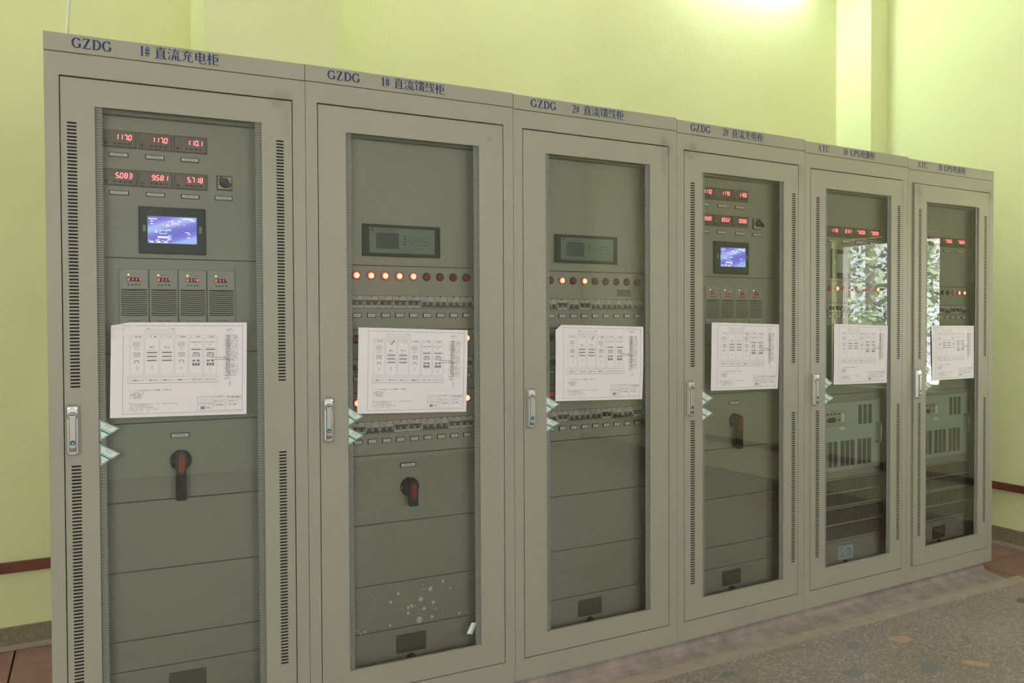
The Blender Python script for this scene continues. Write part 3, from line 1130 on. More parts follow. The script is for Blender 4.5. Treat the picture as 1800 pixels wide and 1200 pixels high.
def touchscreen(c, x0, x1, z0, z1, s, lit=True):
    mb = MB()
    mb.box(x0, x1, .056, PD + .002, z0, z1, 0, .003)
    sx0, sx1, sz0, sz1 = s
    for a, b in ((x0 + .012, x0 + .021), (x1 - .021, x1 - .012)):
        mb.rect(a, b, (z0 + z1) / 2 - .006, (z0 + z1) / 2 + .016, .0557, 1)
    mb.rect(sx0, sx0 + .018, sz1 + .012, sz1 + .017, .0557, 2)
    o = obj('touchscreen', mb, ['blackm', 'breaker_m', 'lens_dead'], c)
    if lit:
        obj('display', MB().rect(sx0, sx1, sz0, sz1, .0556), ['screen'], o)
        g = MB()
        W, H = sx1 - sx0, sz1 - sz0

        def R(a, b, c_, d, mi=0):
            g.rect(sx0 + a * W, sx0 + b * W, sz1 - d * H, sz1 - c_ * H, .0554, mi)

        def words(a, b, c_, d, n, mi=0):
            for k in range(n):
                R(a + (b - a) * k / n, a + (b - a) * (k + .72) / n, c_, d, mi)

        def frame(a, b, c_, d):
            R(a, b, c_, c_ + .015); R(a, b, d - .015, d); R(a, a + .008, c_, d); R(b - .008, b, c_, d)
        words(.02, .20, .08, .12, 8); words(.71, .93, .05, .09, 9); words(.88, .97, .11, .15, 4)
        words(.06, .11, .16, .20, 3); words(.06, .11, .26, .30, 3)
        R(.115, .95, .185, .197, 1); R(.115, .74, .283, .295, 1)
        R(.425, .44, .17, .21); R(.285, .30, .27, .31); R(.735, .75, .28, .31)
        words(.47, .53, .15, .19, 3); words(.62, .68, .15, .19, 3)
        frame(.49, .63, .23, .30); words(.37, .44, .31, .35, 4)
        frame(.24, .38, .51, .65); words(.14, .21, .52, .55, 3); words(.14, .21, .58, .61, 3); words(.385, .48, .48, .52, 5)
        R(.285, .29, .31, .50, 2); R(.735, .74, .32, .55, 2); R(.29, .74, .45, .46, 2)
        frame(.20, .42, .74, .81); words(.21, .41, .76, .79, 9)
        words(.41, .48, .70, .73, 4); words(.41, .48, .77, .80, 4); words(.41, .48, .83, .86, 4)
        words(.76, .85, .56, .59, 5); words(.81, .87, .62, .65, 4); words(.80, .87, .75, .78, 4)
        words(.18, .24, .86, .89, 3); words(.38, .44, .86, .89, 3)
        for k in range(3):
            R(.01 + k * .14, .03 + k * .14, .88, .92); words(.04 + k * .14, .12 + k * .14, .92, .97, 5)
        R(.01, .42, .985, .995)
        obj('screen_graphics', g, ['scr_white', 'scr_red', 'scr_dark'], o)
    else:
        mb = MB().box(sx0, sx1, .0545, .0562, sz0, sz1, 0, .001)
        obj('display', mb, ['film'], o)
    return o


def selector(c, x0, x1, z0, z1):
    mb = MB()
    mb.box(x0, x1, .061, PD + .002, z0, z1, 0, .002)
    mb.rect(x0 + .003, x1 - .003, z0 + .003, z1 - .003, .0608, 1)
    cx, cz = (x0 + x1) / 2, (z0 + z1) / 2
    for a in (60, 120, 200, 310):
        dx, dz = .0195 * math.cos(math.radians(a)), .0195 * math.sin(math.radians(a))
        mb.rect(cx + dx - .002, cx + dx + .002, cz + dz - .002, cz + dz + .002, .0606, 2)
    o = obj('selector_switch', mb, ['blackm', 'cream', 'ink'], c)
    k = MB()
    k.lathe(cx, cz, [(.013, .047), (.0155, .050), (.0165, .0608)], 20)
    ca, sa = math.cos(math.radians(-38)), math.sin(math.radians(-38))
    bar = [(-.021, -.0065), (.021, -.0065), (.022, .0), (.021, .0065), (-.021, .0065), (-.022, 0)]
    k.prism([(cx + a * ca - b * sa, cz + a * sa + b * ca) for a, b in bar], .034, .052, 0)
    obj('knob', k, ['black'], o)
    return o


def rotary(c, cx, cz, lx, ltop, lbot, lw, r=.034):
    mb = MB()
    mb.lathe(cx, cz, [(r * .72, .050), (r * .93, .056), (r, .060), (r, PD + .002)], 32, 0)
    mb.lathe(cx, cz, [(r * .60, .042), (r * .66, .050)], 28, 0)
    mb.box(cx - .0016, cx + .0016, .0555, .058, cz + r * .82, cz + r * .98, 1)
    mb.lathe(cx - r * .86, cz, [(.0035, .0555), (.0038, .058)], 10, 1)
    o = obj('rotary_switch', mb, ['blackm', 'plate_w'], c)
    lv = MB()
    h = lw / 2
    tp = [(lx + h * .94 * math.cos(math.radians(t)), ltop - h + h * math.sin(math.radians(t))) for t in range(0, 181, 20)]
    poly = tp + [(lx - h * 1.06, lbot + .005), (lx - h * .8, lbot), (lx + h * .8, lbot), (lx + h * 1.0, lbot + .005)]
    lv.prism(poly, .026, .044, 0)
    lv.box(lx - h * .8, lx + h * .8, .03, .055, ltop - lw * 1.2, ltop - .004, 0)
    g = obj('lever', lv, ['black'], o)
    iw = lw * .27
    top, bot = ltop - .010, ltop - .072 if lbot < ltop - .12 else ltop - .066
    poly = [(lx + .002 + iw * math.cos(math.radians(t)), top - iw + iw * math.sin(math.radians(t))) for t in range(0, 181, 30)]
    poly += [(lx + .001 + iw * math.cos(math.radians(t)), bot + iw + iw * math.sin(math.radians(t))) for t in range(180, 361, 30)]
    obj('red_insert', MB().prism(poly, .0245, .028, 0), ['redp'], o)
    return o


def module(c, x0, x1, z0, z1, text):
    w, h = x1 - x0, z1 - z0
    mb = MB()
    mb.box(x0 + .001, x1 - .001, .058, PD + .002, z0, z1, 0, .002)
    gx0, gx1 = x0 + w * .075, x1 - w * .06
    gz1, gz0 = z1 - h * .36, z0 + h * .15
    mb.rect(gx0, gx1, gz0, gz1, .0577, 1)
    dx0, dz0 = x0 + w * .27, z1 - h * .225
    mb.rect(dx0, dx0 + w * .46, dz0, dz0 + h * .075, .0577, 2)
    for k in range(4):
        a = x0 + w * (.33 + .118 * k)
        mb.lathe(a, z1 - h * .285, [(.0026, .0560), (.0030, .058)], 10, 2)
        if k:
            mb.rect(a - .001, a + .001, z1 - h * .105, z1 - h * .095, .0577, 2)
    o = obj('rectifier_module', mb, ['module', 'slat_dark', 'black'], c)
    d = MB()
    seven(d, text, dx0 + .003, dz0 + .0035, h * .075 - .006, w * .118, .0574, 0, t=.16)
    obj('digits', d, ['digit2'], o)
    l = MB()
    l.lathe(x0 + w * .325, z1 - h * .105, [(.0012, .0555), (.0028, .0575)], 12)
    obj('status_light', l, ['green_led'], o)
    sl = MB()
    n = 13
    p = (gz1 - gz0) / n
    for k in range(n):
        zc = gz1 - (k + .5) * p - p * .3
        pts = [(gx0 + (gx1 - gx0) * t / 8, zc - .0022 * (1 - ((t - 4) / 4) ** 2)) for t in range(9)]
        for a, b in zip(pts[:-1], pts[1:]):
            t2 = p * .24
            vs = [(a[0], .0560, a[1] - t2), (b[0], .0560, b[1] - t2), (b[0], .0560, b[1] + t2), (a[0], .0560, a[1] + t2),
                  (a[0], .0577, a[1] - t2), (b[0], .0577, b[1] - t2), (b[0], .0577, b[1] + t2), (a[0], .0577, a[1] + t2)]
            sl.add(vs, [(0, 1, 2, 3), (3, 2, 6, 7), (0, 4, 5, 1)])
    s = obj('grille', sl, ['module'], o)
    if 'mtext' not in SH:
        SH['mtext'] = font_mesh('model_text', 'ATC115M20II', .0068, 'blackm')
    link('model_text', SH['mtext'], o, (x0 + w * .28, .0574, z0 + h * .055))
    return o


def monitor(c, x0, x1, z0, z1):
    mb = MB()
    W, H = x1 - x0, z1 - z0
    mb.box(x0, x1, .056, PD + .002, z0, z1, 0, .003)
    fx0, fx1, fz0, fz1 = x0 + W * .08, x1 - W * .078, z0 + H * .105, z1 - H * .105
    mb.rect(fx0, fx1, fz0, fz1, .0557, 1)
    w, h = fx1 - fx0, fz1 - fz0
    mb.rect(fx0 + w * .10, fx0 + w * .44, fz0 + h * .17, fz0 + h * .80, .0554, 2)
    mb.lathe(fx0 + w * .05, fz1 - h * .09, [(.004, .0548), (.0048, .0557)], 12, 4)
    for k in range(9):
        mb.rect(fx0 + w * (.12 + .033 * k), fx0 + w * (.145 + .033 * k), fz1 - h * .13, fz1 - h * .08, .0554, 3)
    o = obj('monitoring_unit', mb, ['blackm', 'mon_face', 'mon_scr', 'mon_key', 'lens_dead'], c)
    k_ = MB()
    for r in range(4):
        k_.box(fx0 + w * .515, fx0 + w * .55, .0545, .0557, fz1 - h * (.34 + .10 * r), fz1 - h * (.30 + .10 * r), 1)
    keys = [(.635, .30), (.59, .44), (.635, .44), (.685, .44), (.635, .58)] + [(.74 + .047 * a, .32 + .14 * b) for a in range(4) for b in range(3)]
    for a, b in keys:
        k_.box(fx0 + w * a - w * .014, fx0 + w * a + w * .014, .0547, .0557, fz1 - h * (b + .08), fz1 - h * b, 0)
    k = obj('keypad', k_, ['mon_key', 'mon_scr'], o)
    return o


def lamp(c, x, z, state, r=.0153, sx=1.0):
    b, l = lamp_meshes(r)
    o = stake('indicator_lamp', b, c, (x, PD, z))
    stake('lens', l[state], o, (0, 0, 0))
    return o


def breaker(c, x, z, up, w=.0535, h=.044):
    body, u, d = breaker_meshes(w, h)
    o = stake('circuit_breaker', body, c, (x, PD - .002, z))
    stake('toggle', u if up else d, o, (0, 0, 0))
    return o


def rating_plate(c, x0, x1, z0, z1, mt='plate_m'):
    mb = MB()
    mb.box(x0, x1, PD - .0015, PD + .001, z0, z1, 0)
    W, H = x1 - x0, z1 - z0
    r = random.Random(5)
    for k in range(6):
        n = 10 if k else 6
        z = z1 - H * (.14 + .125 * k)
        for j in range(n):
            if r.random() < .78:
                a = x0 + W * (.10 + .80 * j / n)
                mb.rect(a, a + W * .80 / n * .75, z - .0026, z + .0014, PD - .0018, 1)
    for a in (x0 + .005, x1 - .005):
        for b in (z0 + .005, z1 - .005):
            mb.lathe(a, b, [(.0014, PD - .003), (.0024, PD - .0014)], 8, 2)
    return obj('rating_plate', mb, [mt, 'ink', 'steel'], c)


def grommet(c, x, z):
    mb = MB().lathe(x, z, [(.004, PD - .016), (.012, PD - .0145), (.0175, PD - .008), (.019, PD + .002)], 20)
    return obj('cable_grommet', mb, ['black'], c, smooth=True)


def slot_bank(mb, rects, y):
    for (a, b, c_, d) in rects:
        mb.box(a, b, y - .0004, y + .001, c_, d, 1)


def make_cabinet(i):
    ax, ay, bx, by = CX[i], CY[i], CX[i + 1], CY[i + 1]
    w = math.hypot(bx - ax, by - ay)
    S = HS[i]
    c = bpy.data.objects.new('control_cabinet', None)
    c.empty_display_size = 0.1
    col.objects.link(c)
    c.location = (ax, ay, ZO)
    c.rotation_euler = (0, 0, math.atan2(by - ay, bx - ax))
    tag(c, LABELS[i], 'cabinet', 'control cabinets in a row')
    M['paint%d' % i] = paint('cabinet_paint_%d' % i, PAINT, DOORS_DIRT[i])
    P = 'paint%d' % i
    zt, zh = 2.3009 * S, 2.2438 * S
    dx0, dx1, dz0, dz1 = .0407, w - .0427, .0835 * S, 2.174 * S
    e = .0008
    # front frame, a ring round the door
    fr = MB()
    fr.box(e, dx0, 0, .035, 0, zh - .0012)
    fr.box(dx1, w - e, 0, .035, 0, zh - .0012)
    fr.box(dx0, dx1, 0, .035, 0, dz0)
    fr.box(dx0, dx1, 0, .035, dz1, zh - .0012)
    obj('front_frame', fr, P, c)
    gap = MB()                                # rubber seal in the gap round the door
    for (a, b, z0, z1) in ((dx0, dx0 + .008, dz0, dz1), (dx1 - .008, dx1, dz0, dz1), (dx0, dx1, dz0, dz0 + .008), (dx0, dx1, dz1 - .010, dz1)):
        gap.box(a, b, .021, .030, z0, z1)
    obj('door_seal', gap, 'dark', c)
    hd = MB().box(e, w - e, -.0012, .035, zh + .0012, zt, 0, .0012)
    h = obj('header_panel', hd, P, c)
    # lettering on the header
    a1, x1_, w1, n1, t1_, nx, nw, tx, tw = HEAD[i]
    b0 = zh + .0175
    lm = MB()
    lettering(lm, a1, x1_, b0 - .001, .031, -.0020, w1)
    obj('lettering', lm, 'navy', h)['label'] = 'navy letters ' + a1
    lm = MB()
    lettering(lm, n1, nx, b0 - .001, .031, -.0020, nw)
    obj('lettering', lm, 'navy', h)['label'] = 'navy number ' + n1
    lm = MB()
    if 'UPS' in t1_:
        lettering(lm, 'UPS', tx, b0 - .001, .031, -.0020, tw * .385)
        lettering(lm, t1_[3:], tx + tw * .395, b0 - .001, .032, -.0020, tw * .605)
    else:
        lettering(lm, t1_, tx, b0 - .001, .032, -.0020, tw)
    o = obj('lettering', lm, 'navy', h)
    o['label'] = 'navy lettering ' + t1_
    # shell (sides lean in a little towards the back)
    k = .014
    D = .6
    sh = MB()
    t = .0015
    def slab(p):
        sh.add(p, [(0, 1, 2, 3), (7, 6, 5, 4), (0, 4, 5, 1), (1, 5, 6, 2), (2, 6, 7, 3), (3, 7, 4, 0)])
    slab([(e, .035, 0), (k, D, 0), (k, D, zt), (e, .035, zt), (e + .012, .035, 0), (k + .012, D, 0), (k + .012, D, zt), (e + .012, .035, zt)])
    slab([(w - e - .012, .035, 0), (w - k - .012, D, 0), (w - k - .012, D, zt), (w - e - .012, .035, zt), (w - e, .035, 0), (w - k, D, 0), (w - k, D, zt), (w - e, .035, zt)])
    sh.box(k, w - k, D - .002, D, 0, zt)
    sh.box(k, w - k, .035, D, 0, .004)
    sh.box(k, w - k, .035, D, zt - .004, zt)
    sh.box(.012, w - .012, .036, PD + .012, dz1 - .02, zh)
    obj('cabinet_shell', sh, P, c)
    # inner frame at the sides and the top behind the glass
    inn = MB()
    ptop = {0: 2.0885, 1: 2.0885, 2: 2.0890, 3: 2.080, 4: 2.070, 5: 2.060}[i]
    px0, px1 = .085 * w / .8, (.702, .702, .690, .712, .706, .694)[i]
    if i == 0: px1 = .668
    if i == 1: px1 = .690
    inn.box(.015, px0 - .002, PD, PD + .02, .05, ptop)
    inn.box(px1 + .002, w - .015, PD - .004, PD + .02, .05, ptop)
    inn.box(.015, w - .015, .052, PD + .02, ptop + .0015, dz1 - .03)
    inn.box(.015, w - .015, .060, PD + .02, .02, .105)
    obj('inner_frame', inn, 'inner', c)
    back = MB().box(.015, w - .015, PD + .022, PD + .026, .03, dz1)
    obj('mounting_plate', back, 'dark', c)
    zs = {0: [2.0885, 1.632, 1.322, 1.093, .836, .608, .382, .282, .107], 1: [2.0885, 1.629, 1.392, 1.161, .928, .672, .445, .270, .107],
          2: [2.089, 1.628, 1.393, 1.160, .925, .694, .467, .265, .107], 3: [2.080, 1.624, 1.31, 1.080, .822, .592, .366, .265, .107],
          4: [2.070, 1.621, 1.390, 1.038, .601, .449, .272, .107], 5: [2.060, 1.609, 1.383, 1.022, .600, .447, .276, .107]}[i]
    inner_panels(c, i, zs, px0, px1)
    for hz in ((2.0295, 1.682), (2.0295, 1.682), (2.0295, 1.682), (2.0235, 1.6765), (2.020, 1.6755), (2.009, 1.666))[i]:
        stake('hinge', hinge_mesh(), c, (px1 + .004, PD - .004, hz))
    # door
    dmb = door_mesh(i, w, i in VENT)
    d = obj('door', dmb, P, c)
    ox0, ox1 = OPEN[i]
    oz0, oz1 = OPZ[i]
    g = MB().box(ox0 - .012, ox1 + .012, .008, .0125, oz0 - .012, oz1 + .012, 1)
    g.m[0] = 0
    obj('glass_pane', g, ['glass', 'glass_edge'], d)
    ft = MB()
    fw = .0205
    ft.box(ox0 - .010, ox0 + fw, .0072, .0079, oz0 - .010, oz1 + .010)
    ft.box(ox1 - fw, ox1 + .010, .0072, .0079, oz0 - .010, oz1 + .010)
    fo = obj('glass_border', ft, 'frit', d)
    fo['label'] = 'finely striped border strips at both sides of the glass'
    if i in VENT:
        v = VENT[i]
        for (a, b) in ((v[0], v[1]), (v[2], v[3])):
            obj('vent_shade_backing', MB().box(a - .010, b + .012, .0022, .003, .22, 2.05 * S), 'dark', d)  # dark sheet added behind the slots, standing in for the shade inside
    stake('door_handle', handle_mesh(), d, (.0685 * (w / .8) if i else .066, -.0015, (1.0915, 1.080, 1.0775, 1.0765, 1.079, 1.076)[i]))
    s = [(a + ox0 + .0008 - STK[i][0][0], b) for a, b in STK[i]]
    for k2, (p, txt) in enumerate(((s[0:3], 'PQC'), (s[3:6], 'OQC'))):
        o, key = sticker(d, *p, txt, k2)
        q0 = Vector(p[0]); tp = Vector(p[1]); b0_ = Vector(p[2])
        ang = math.atan2(tp.y - q0.y, tp.x - q0.x)
        cpt = q0 + (tp - q0) * .34 + (b0_ - q0) * .15
        for me, dz in zip(SH[key], (-.002, -.0125)):
            tx_ = link('sticker_text', me, d, (cpt.x - .004 - dz * math.sin(ang) - (.006 if dz < -.01 else 0), .0048, cpt.y + dz * math.cos(ang)))
            tx_.rotation_euler = (0, -ang, 0)
    if i == 1:
        ca, sa = math.cos(math.radians(-28)), math.sin(math.radians(-28))
        f = lambda a, b: (.617 + a * ca - b * sa, .243 + a * sa + b * ca)
        q = MB().prism([f(-.010, -.024), f(.012, -.020), f(.010, .024), f(-.010, .020)], .0062, .0066, 0)
        q.prism([f(.006, -.021), f(.009, -.020), f(.007, .021), f(.004, .020)], .0059, .0062, 1)
        obj('loose_sticker', q, ['stk', 'teal'], d)
    if i == 5:
        a = math.radians(0.75)
        hx = w - .0427
        d.rotation_euler = (0, 0, a)
        d.location = (hx - hx * math.cos(a), -hx * math.sin(a), 0)
    # contents
    if i in (0, 3):
        charger(c, i)
    elif i in (1, 2):
        feeder(c, i, px0, px1)
    else:
        ups(c, i, px0, px1)
    if i == 0:
        rating_plate(c, .331, .448, .185, .254)
        grommet(c, .392, .152)
    else:
        rating_plate(c, .336, .455, .173, .243, 'plate_b' if i == 4 else 'plate_m')
        grommet(c, .395, .149)
    return c


def charger(c, i):
    if i == 0:
        mx = [(.152, .2535), (.258, .360), (.3645, .4675)]
        rows = [(1.986, 2.040, ['117.0', '117.0', '110.1'], 1.963), (1.864, 1.917, ['5.083', '9.581', '5.718'], 1.841)]
        nx = [.2005, .3075, .4135]
    else:
        mx = [(.168, .2745), (.278, .388), (.392, .4955)]
        rows = [(1.980, 2.034, ['117.0', '117.0', '110.0'], 1.954), (1.859, 1.911, ['1.502', '6.552', '0.000'], 1.831)]
        nx = [.222, .333, .444]
    for (z0, z1, tx, nz) in rows:
        for (x0, x1), t, n in zip(mx, tx, nx):
            meter(c, x0, x1, z0, z1, t)
            nameplate(c, n, nz)
    if i == 0:
        selector(c, .497, .546, 1.869, 1.917); nameplate(c, .519, 1.8425)
        touchscreen(c, .2565, .460, 1.648, 1.8005, (.283, .432, 1.682, 1.770))
        xs = [.196, .2848, .373, .4618, .552]
        zz = (1.415, 1.596)
        tx = ['U117', 'U117', 'U118', 'U117']
        nameplate(c, .374, 1.046, .058, .0165)
        rotary(c, .375, .9635, .3745, .998, .835, .033)
    else:
        selector(c, .529, .580, 1.857, 1.907); nameplate(c, .557, 1.8315)
        touchscreen(c, .279, .495, 1.6385, 1.789, (.312, .471, 1.673, 1.761))
        xs = [.220, .312, .404, .496, .588]
        zz = (1.405, 1.582)
        tx = ['U117', 'U117', 'U117', 'U117']
        nameplate(c, .4105, 1.0335, .062, .0165)
        rotary(c, .414, .950, .409, .978, .822, .034)
    for k in range(4):
        module(c, xs[k], xs[k + 1], *zz, tx[k])


def feeder(c, i, px0, px1):
    x0 = .1395 if i == 1 else .1515
    p = .0544 if i == 1 else .0547
    if i == 1:
        monitor(c, .216, .518, 1.663, 1.780)
        rows = [(1.5915, 1.495, 1.4455, '1111110000', '1111110000'), (1.3575, 1.263, 1.2125, '1000001111', '1000001111'),
                (1.1245, 1.031, .9805, '1111111111', '1100110011')]
    else:
        monitor(c, .225, .534, 1.663, 1.779)
        rows = [(1.589, 1.490, 1.443, '0010100000', '0010100000'), (1.357, 1.262, 1.213, '0000100001', '0000100001'),
                (1.123, 1.027, .977, '0000000110', '0010001001')]
    for r, (zl, zb, zn, lit, up) in enumerate(rows):
        # cut-out strip behind the breakers
        obj('breaker_opening', MB().box(x0 - .026, x0 + 9 * p + .030, PD - .0006, PD + .001, zb - .0235, zb + .0235), ['seam'], c)
        for k in range(10):
            x = x0 + k * p
            st = 'on' if lit[k] == '1' else 'off'
            if i == 2 and r == 2 and k == 1: st = 'dim'
            lamp(c, x, zl, st)
            breaker(c, x, zb, up[k] == '1')
            nameplate(c, x + .001, zn, .034, .0178)
    if i == 1:
        nameplate(c, .3865, .8825, .061, .0175)
        rotary(c, .392, .800, .395, .826, .733, .034, .036)
        spots = [(242, 408, 2), (316, 373, 6), (345, 400, 6), (474, 399, 9), (435, 365, 9), (398, 345, 7), (384, 341, 6), (447, 327, 8),
                 (384, 320, 6), (429, 287, 12), (480, 291, 7), (526, 421, 6), (555, 388, 4), (593, 285, 5), (485, 345, 7), (313, 286, 5),
                 (217, 278, 5), (201, 274, 3), (523, 292, 2.5), (228, 333, 2), (443, 418, 2), (446, 416, 1.5), (452, 401, 2), (455, 399, 2),
                 (440, 402, 3), (405, 375, 2), (410, 340, 2), (412, 345, 2), (358, 338, 2), (362, 342, 1.6), (476, 324, 2), (482, 322, 2),
                 (490, 318, 2.5), (497, 320, 2.5), (430, 312, 2), (447, 303, 2), (556, 420, 2), (611, 391, 2.5), (540, 340, 1.3), (330, 296, 2),
                 (236, 327, 1.5), (300, 330, 1.6), (318, 335, 1.3), (210, 300, 1.8), (186, 290, 2), (190, 283, 3), (270, 350, 1.2), (575, 355, 1.2)]
        sp = MB()
        rr = random.Random(9)
        for (a, b, r_) in spots:
            n = 10
            sp.add([(a / 1000 + r_ / 1000 * rr.uniform(.8, 1.15) * math.cos(2 * math.pi * t / n), PD - .0006,
                     b / 1000 + r_ / 1000 * rr.uniform(.8, 1.2) * math.sin(2 * math.pi * t / n)) for t in range(n)], [tuple(range(n))])
        o = obj('paint_spatter', sp, 'spat', c)
        tag(o, 'white paint spatter on the inner panel', kind='stuff')
    else:
        obj('faded_label', MB().box(.540, .612, PD - .001, PD, 1.527, 1.557), ['grout'], c)


def ups(c, i, px0, px1):
    if i == 4:
        mx = [.1715, .2785, .3855, .4925, .6020]
        tx = [('117.0', 0), ('117.0', 0), ('0.121', 0), ('220.6', 1), ('00.00', 1)]
        mz = (1.848, 1.902); nz = 1.8275; dz = 0.0
        lx0, lp, lz = .159, .0537, 1.5835
        ls = ['dim', 'on', 'dim', 'on', 'dim', 'dim', 'dim', 'dim', 'dim', 'on']
        bx0, bz, bn = .166, 1.4855, 9
    else:
        mx = [.228, .340, .4525, .574]
        tx = [('117.0', 0), ('0.451', 0), ('220.6', 1), ('00.00', 1)]
        mz = (1.836, 1.890); nz = 1.814
        lx0, lp, lz = .205, .0521, 1.576
        ls = ['dead', 'dead', 'dead', 'dead', 'dead', 'dead', 'dim', 'on', 'on']
        bx0, bz, bn = .2365, 1.4790, 8
    for x, (t, s) in zip(mx, tx):
        meter(c, x - .052, x + .052, mz[0], mz[1], t, bool(s))
        nameplate(c, x + .001, nz)
    if i == 4:
        touchscreen(c, .275, .488, 1.637, 1.785, (.307, .462, 1.664, 1.761), lit=False)
    for k, s in enumerate(ls):
        lamp(c, lx0 + lp * k, lz, s, r=.0135)
    obj('breaker_opening', MB().box(bx0 - .028, bx0 + (bn - 1) * .0538 + .028, PD - .0006, PD + .001, bz - .026, bz + .026), ['seam'], c)
    for k in range(bn):
        breaker(c, bx0 + .0538 * k, bz, k % 3 != 1, .0485, .047)
        nameplate(c, bx0 + .0538 * k + (-.005 if i == 4 else .006), bz - .0445, .036, .0165)
    # power module
    dx = .0 if i == 4 else -.010
    z0, z1 = .641, .999
    mb = MB()
    mb.box(.120 + dx, .652 + dx, .056, PD + .004, z0, z1, 0, .001)
    mb.box(.165 + dx, .606 + dx, .050, .056, z0 + .003, z1 - .001, 0, .002)
    for zz in (z0 + .05, z1 - .04):
        for xx in (.135 + dx, .632 + dx):
            mb.lathe(xx, zz, [(.003, .0525), (.0055, .0555)], 10, 2)
    o = obj('power_module', mb, ['ups', 'slot', 'steel'], c)
    ups_slots = [(a + dx, a + dx + .0275, .876, .977) for a in (.469, .5085, .548)]
    lows = [.197, .2365, .276, .330, .3685, .4075, .4635, .5020, .5405]
    ups_slots += [(a + dx, a + dx + .0295, .667, .798) for a in lows]
    for (a, b, e, f) in ups_slots:
        sl = MB()
        sl.box(a, b, .0494, .0502, e, f, 0)
        for k in range(1, int((f - e) / .008)):
            z = e + .008 * k
            sl.box(a + .001, b - .001, .0489, .0494, z - .0012, z + .0012, 1)
        obj('vent_slot', sl, ['slot_d', 'slot'], o)
    ct = MB()
    ct.box(.195 + dx, .369 + dx, .0465, .050, .875, .958, 0, .002)
    ct.rect(.228 + dx, .285 + dx, .898, .922, .0462, 1)
    for r in range(2):
        for k in range(4):
            ct.rect(.215 + dx + .03 * k, .232 + dx + .03 * k, .936 - .09 * r * .35, .944 - .09 * r * .35, .0461, 1)
    ct.box(.330 + dx, .352 + dx, .0440, .0465, .895, .940, 2, .001)
    obj('controller', ct, ['module', 'mon_scr', 'plate_w'], o)
    obj('tag_label', MB().box(.322 + dx, .362 + dx, .0490, .050, .856, .871), ['plate_w'], o)
    for x in (.150 + dx, .622 + dx):
        hm = MB().tube([(x, .056, .772), (x, .032, .774), (x, .027, .782), (x, .027, .862), (x, .032, .870), (x, .056, .872)], .005, 10)
        obj('pull_handle', hm, ['steel'], o, smooth=True)
    # two fan units with slotted fronts
    for (a, b) in (((.601, .449), (.449, .272)) if i == 4 else ((.600, .447), (.447, .276))):
        top, bot = a - .006, b + .006
        h = (top - bot)
        for (q0, q1) in ((.02, .455), (.53, .95)):
            g = MB()
            g.box(.115, .682, PD - .0025, PD, top - h * q1, top - h * q0, 0)
            n = 56
            for k in range(n):
                xx = .118 + (.679 - .118) * k / (n - 1)
                g.box(xx - .0017, xx + .0017, PD - .0036, PD - .0025, top - h * q1 + .002, top - h * q0 - .002, 1)
            obj('slotted_grille', g, ['slat_dark', 'inner'], c)


for i in range(6):
    CAB.append(make_cabinet(i))

# ------------------------------------------------------------------ drawings taped to the glass
PAPER = [[(.175, 1.423), (.583, 1.421), (.579, 1.113), (.168, 1.121)], [(.183, 1.402), (.608, 1.388), (.599, 1.078), (.176, 1.093)],
         [(.193, 1.407), (.631, 1.396), (.624, 1.086), (.191, 1.098)], [(.211, 1.413), (.640, 1.402), (.633, 1.095), (.204, 1.104)],
         [(.223, 1.402), (.644, 1.391), (.636, 1.089), (.220, 1.097)], [(.207, 1.388), (.616, 1.386), (.618, 1.085), (.217, 1.086)]]
PLAB = ['white printed drawing with a lifted corner on the GZDG 1# 直流充电柜 cabinet',
        'white printed drawing ticked in its second column, on the glass of the GZDG 1# 直流馈线柜 cabinet',
        'white printed drawing ticked in its third column on the GZDG 2# 直流馈线柜 cabinet',
        'white printed drawing ticked in its fourth column, on the glass of the GZDG 2# 直流充电柜 cabinet',
        'white printed drawing on the glass of the ATC 1# UPS电源柜 cabinet',
        'white printed drawing on the ajar glass door of the ATC 2# UPS电源柜 cabinet']


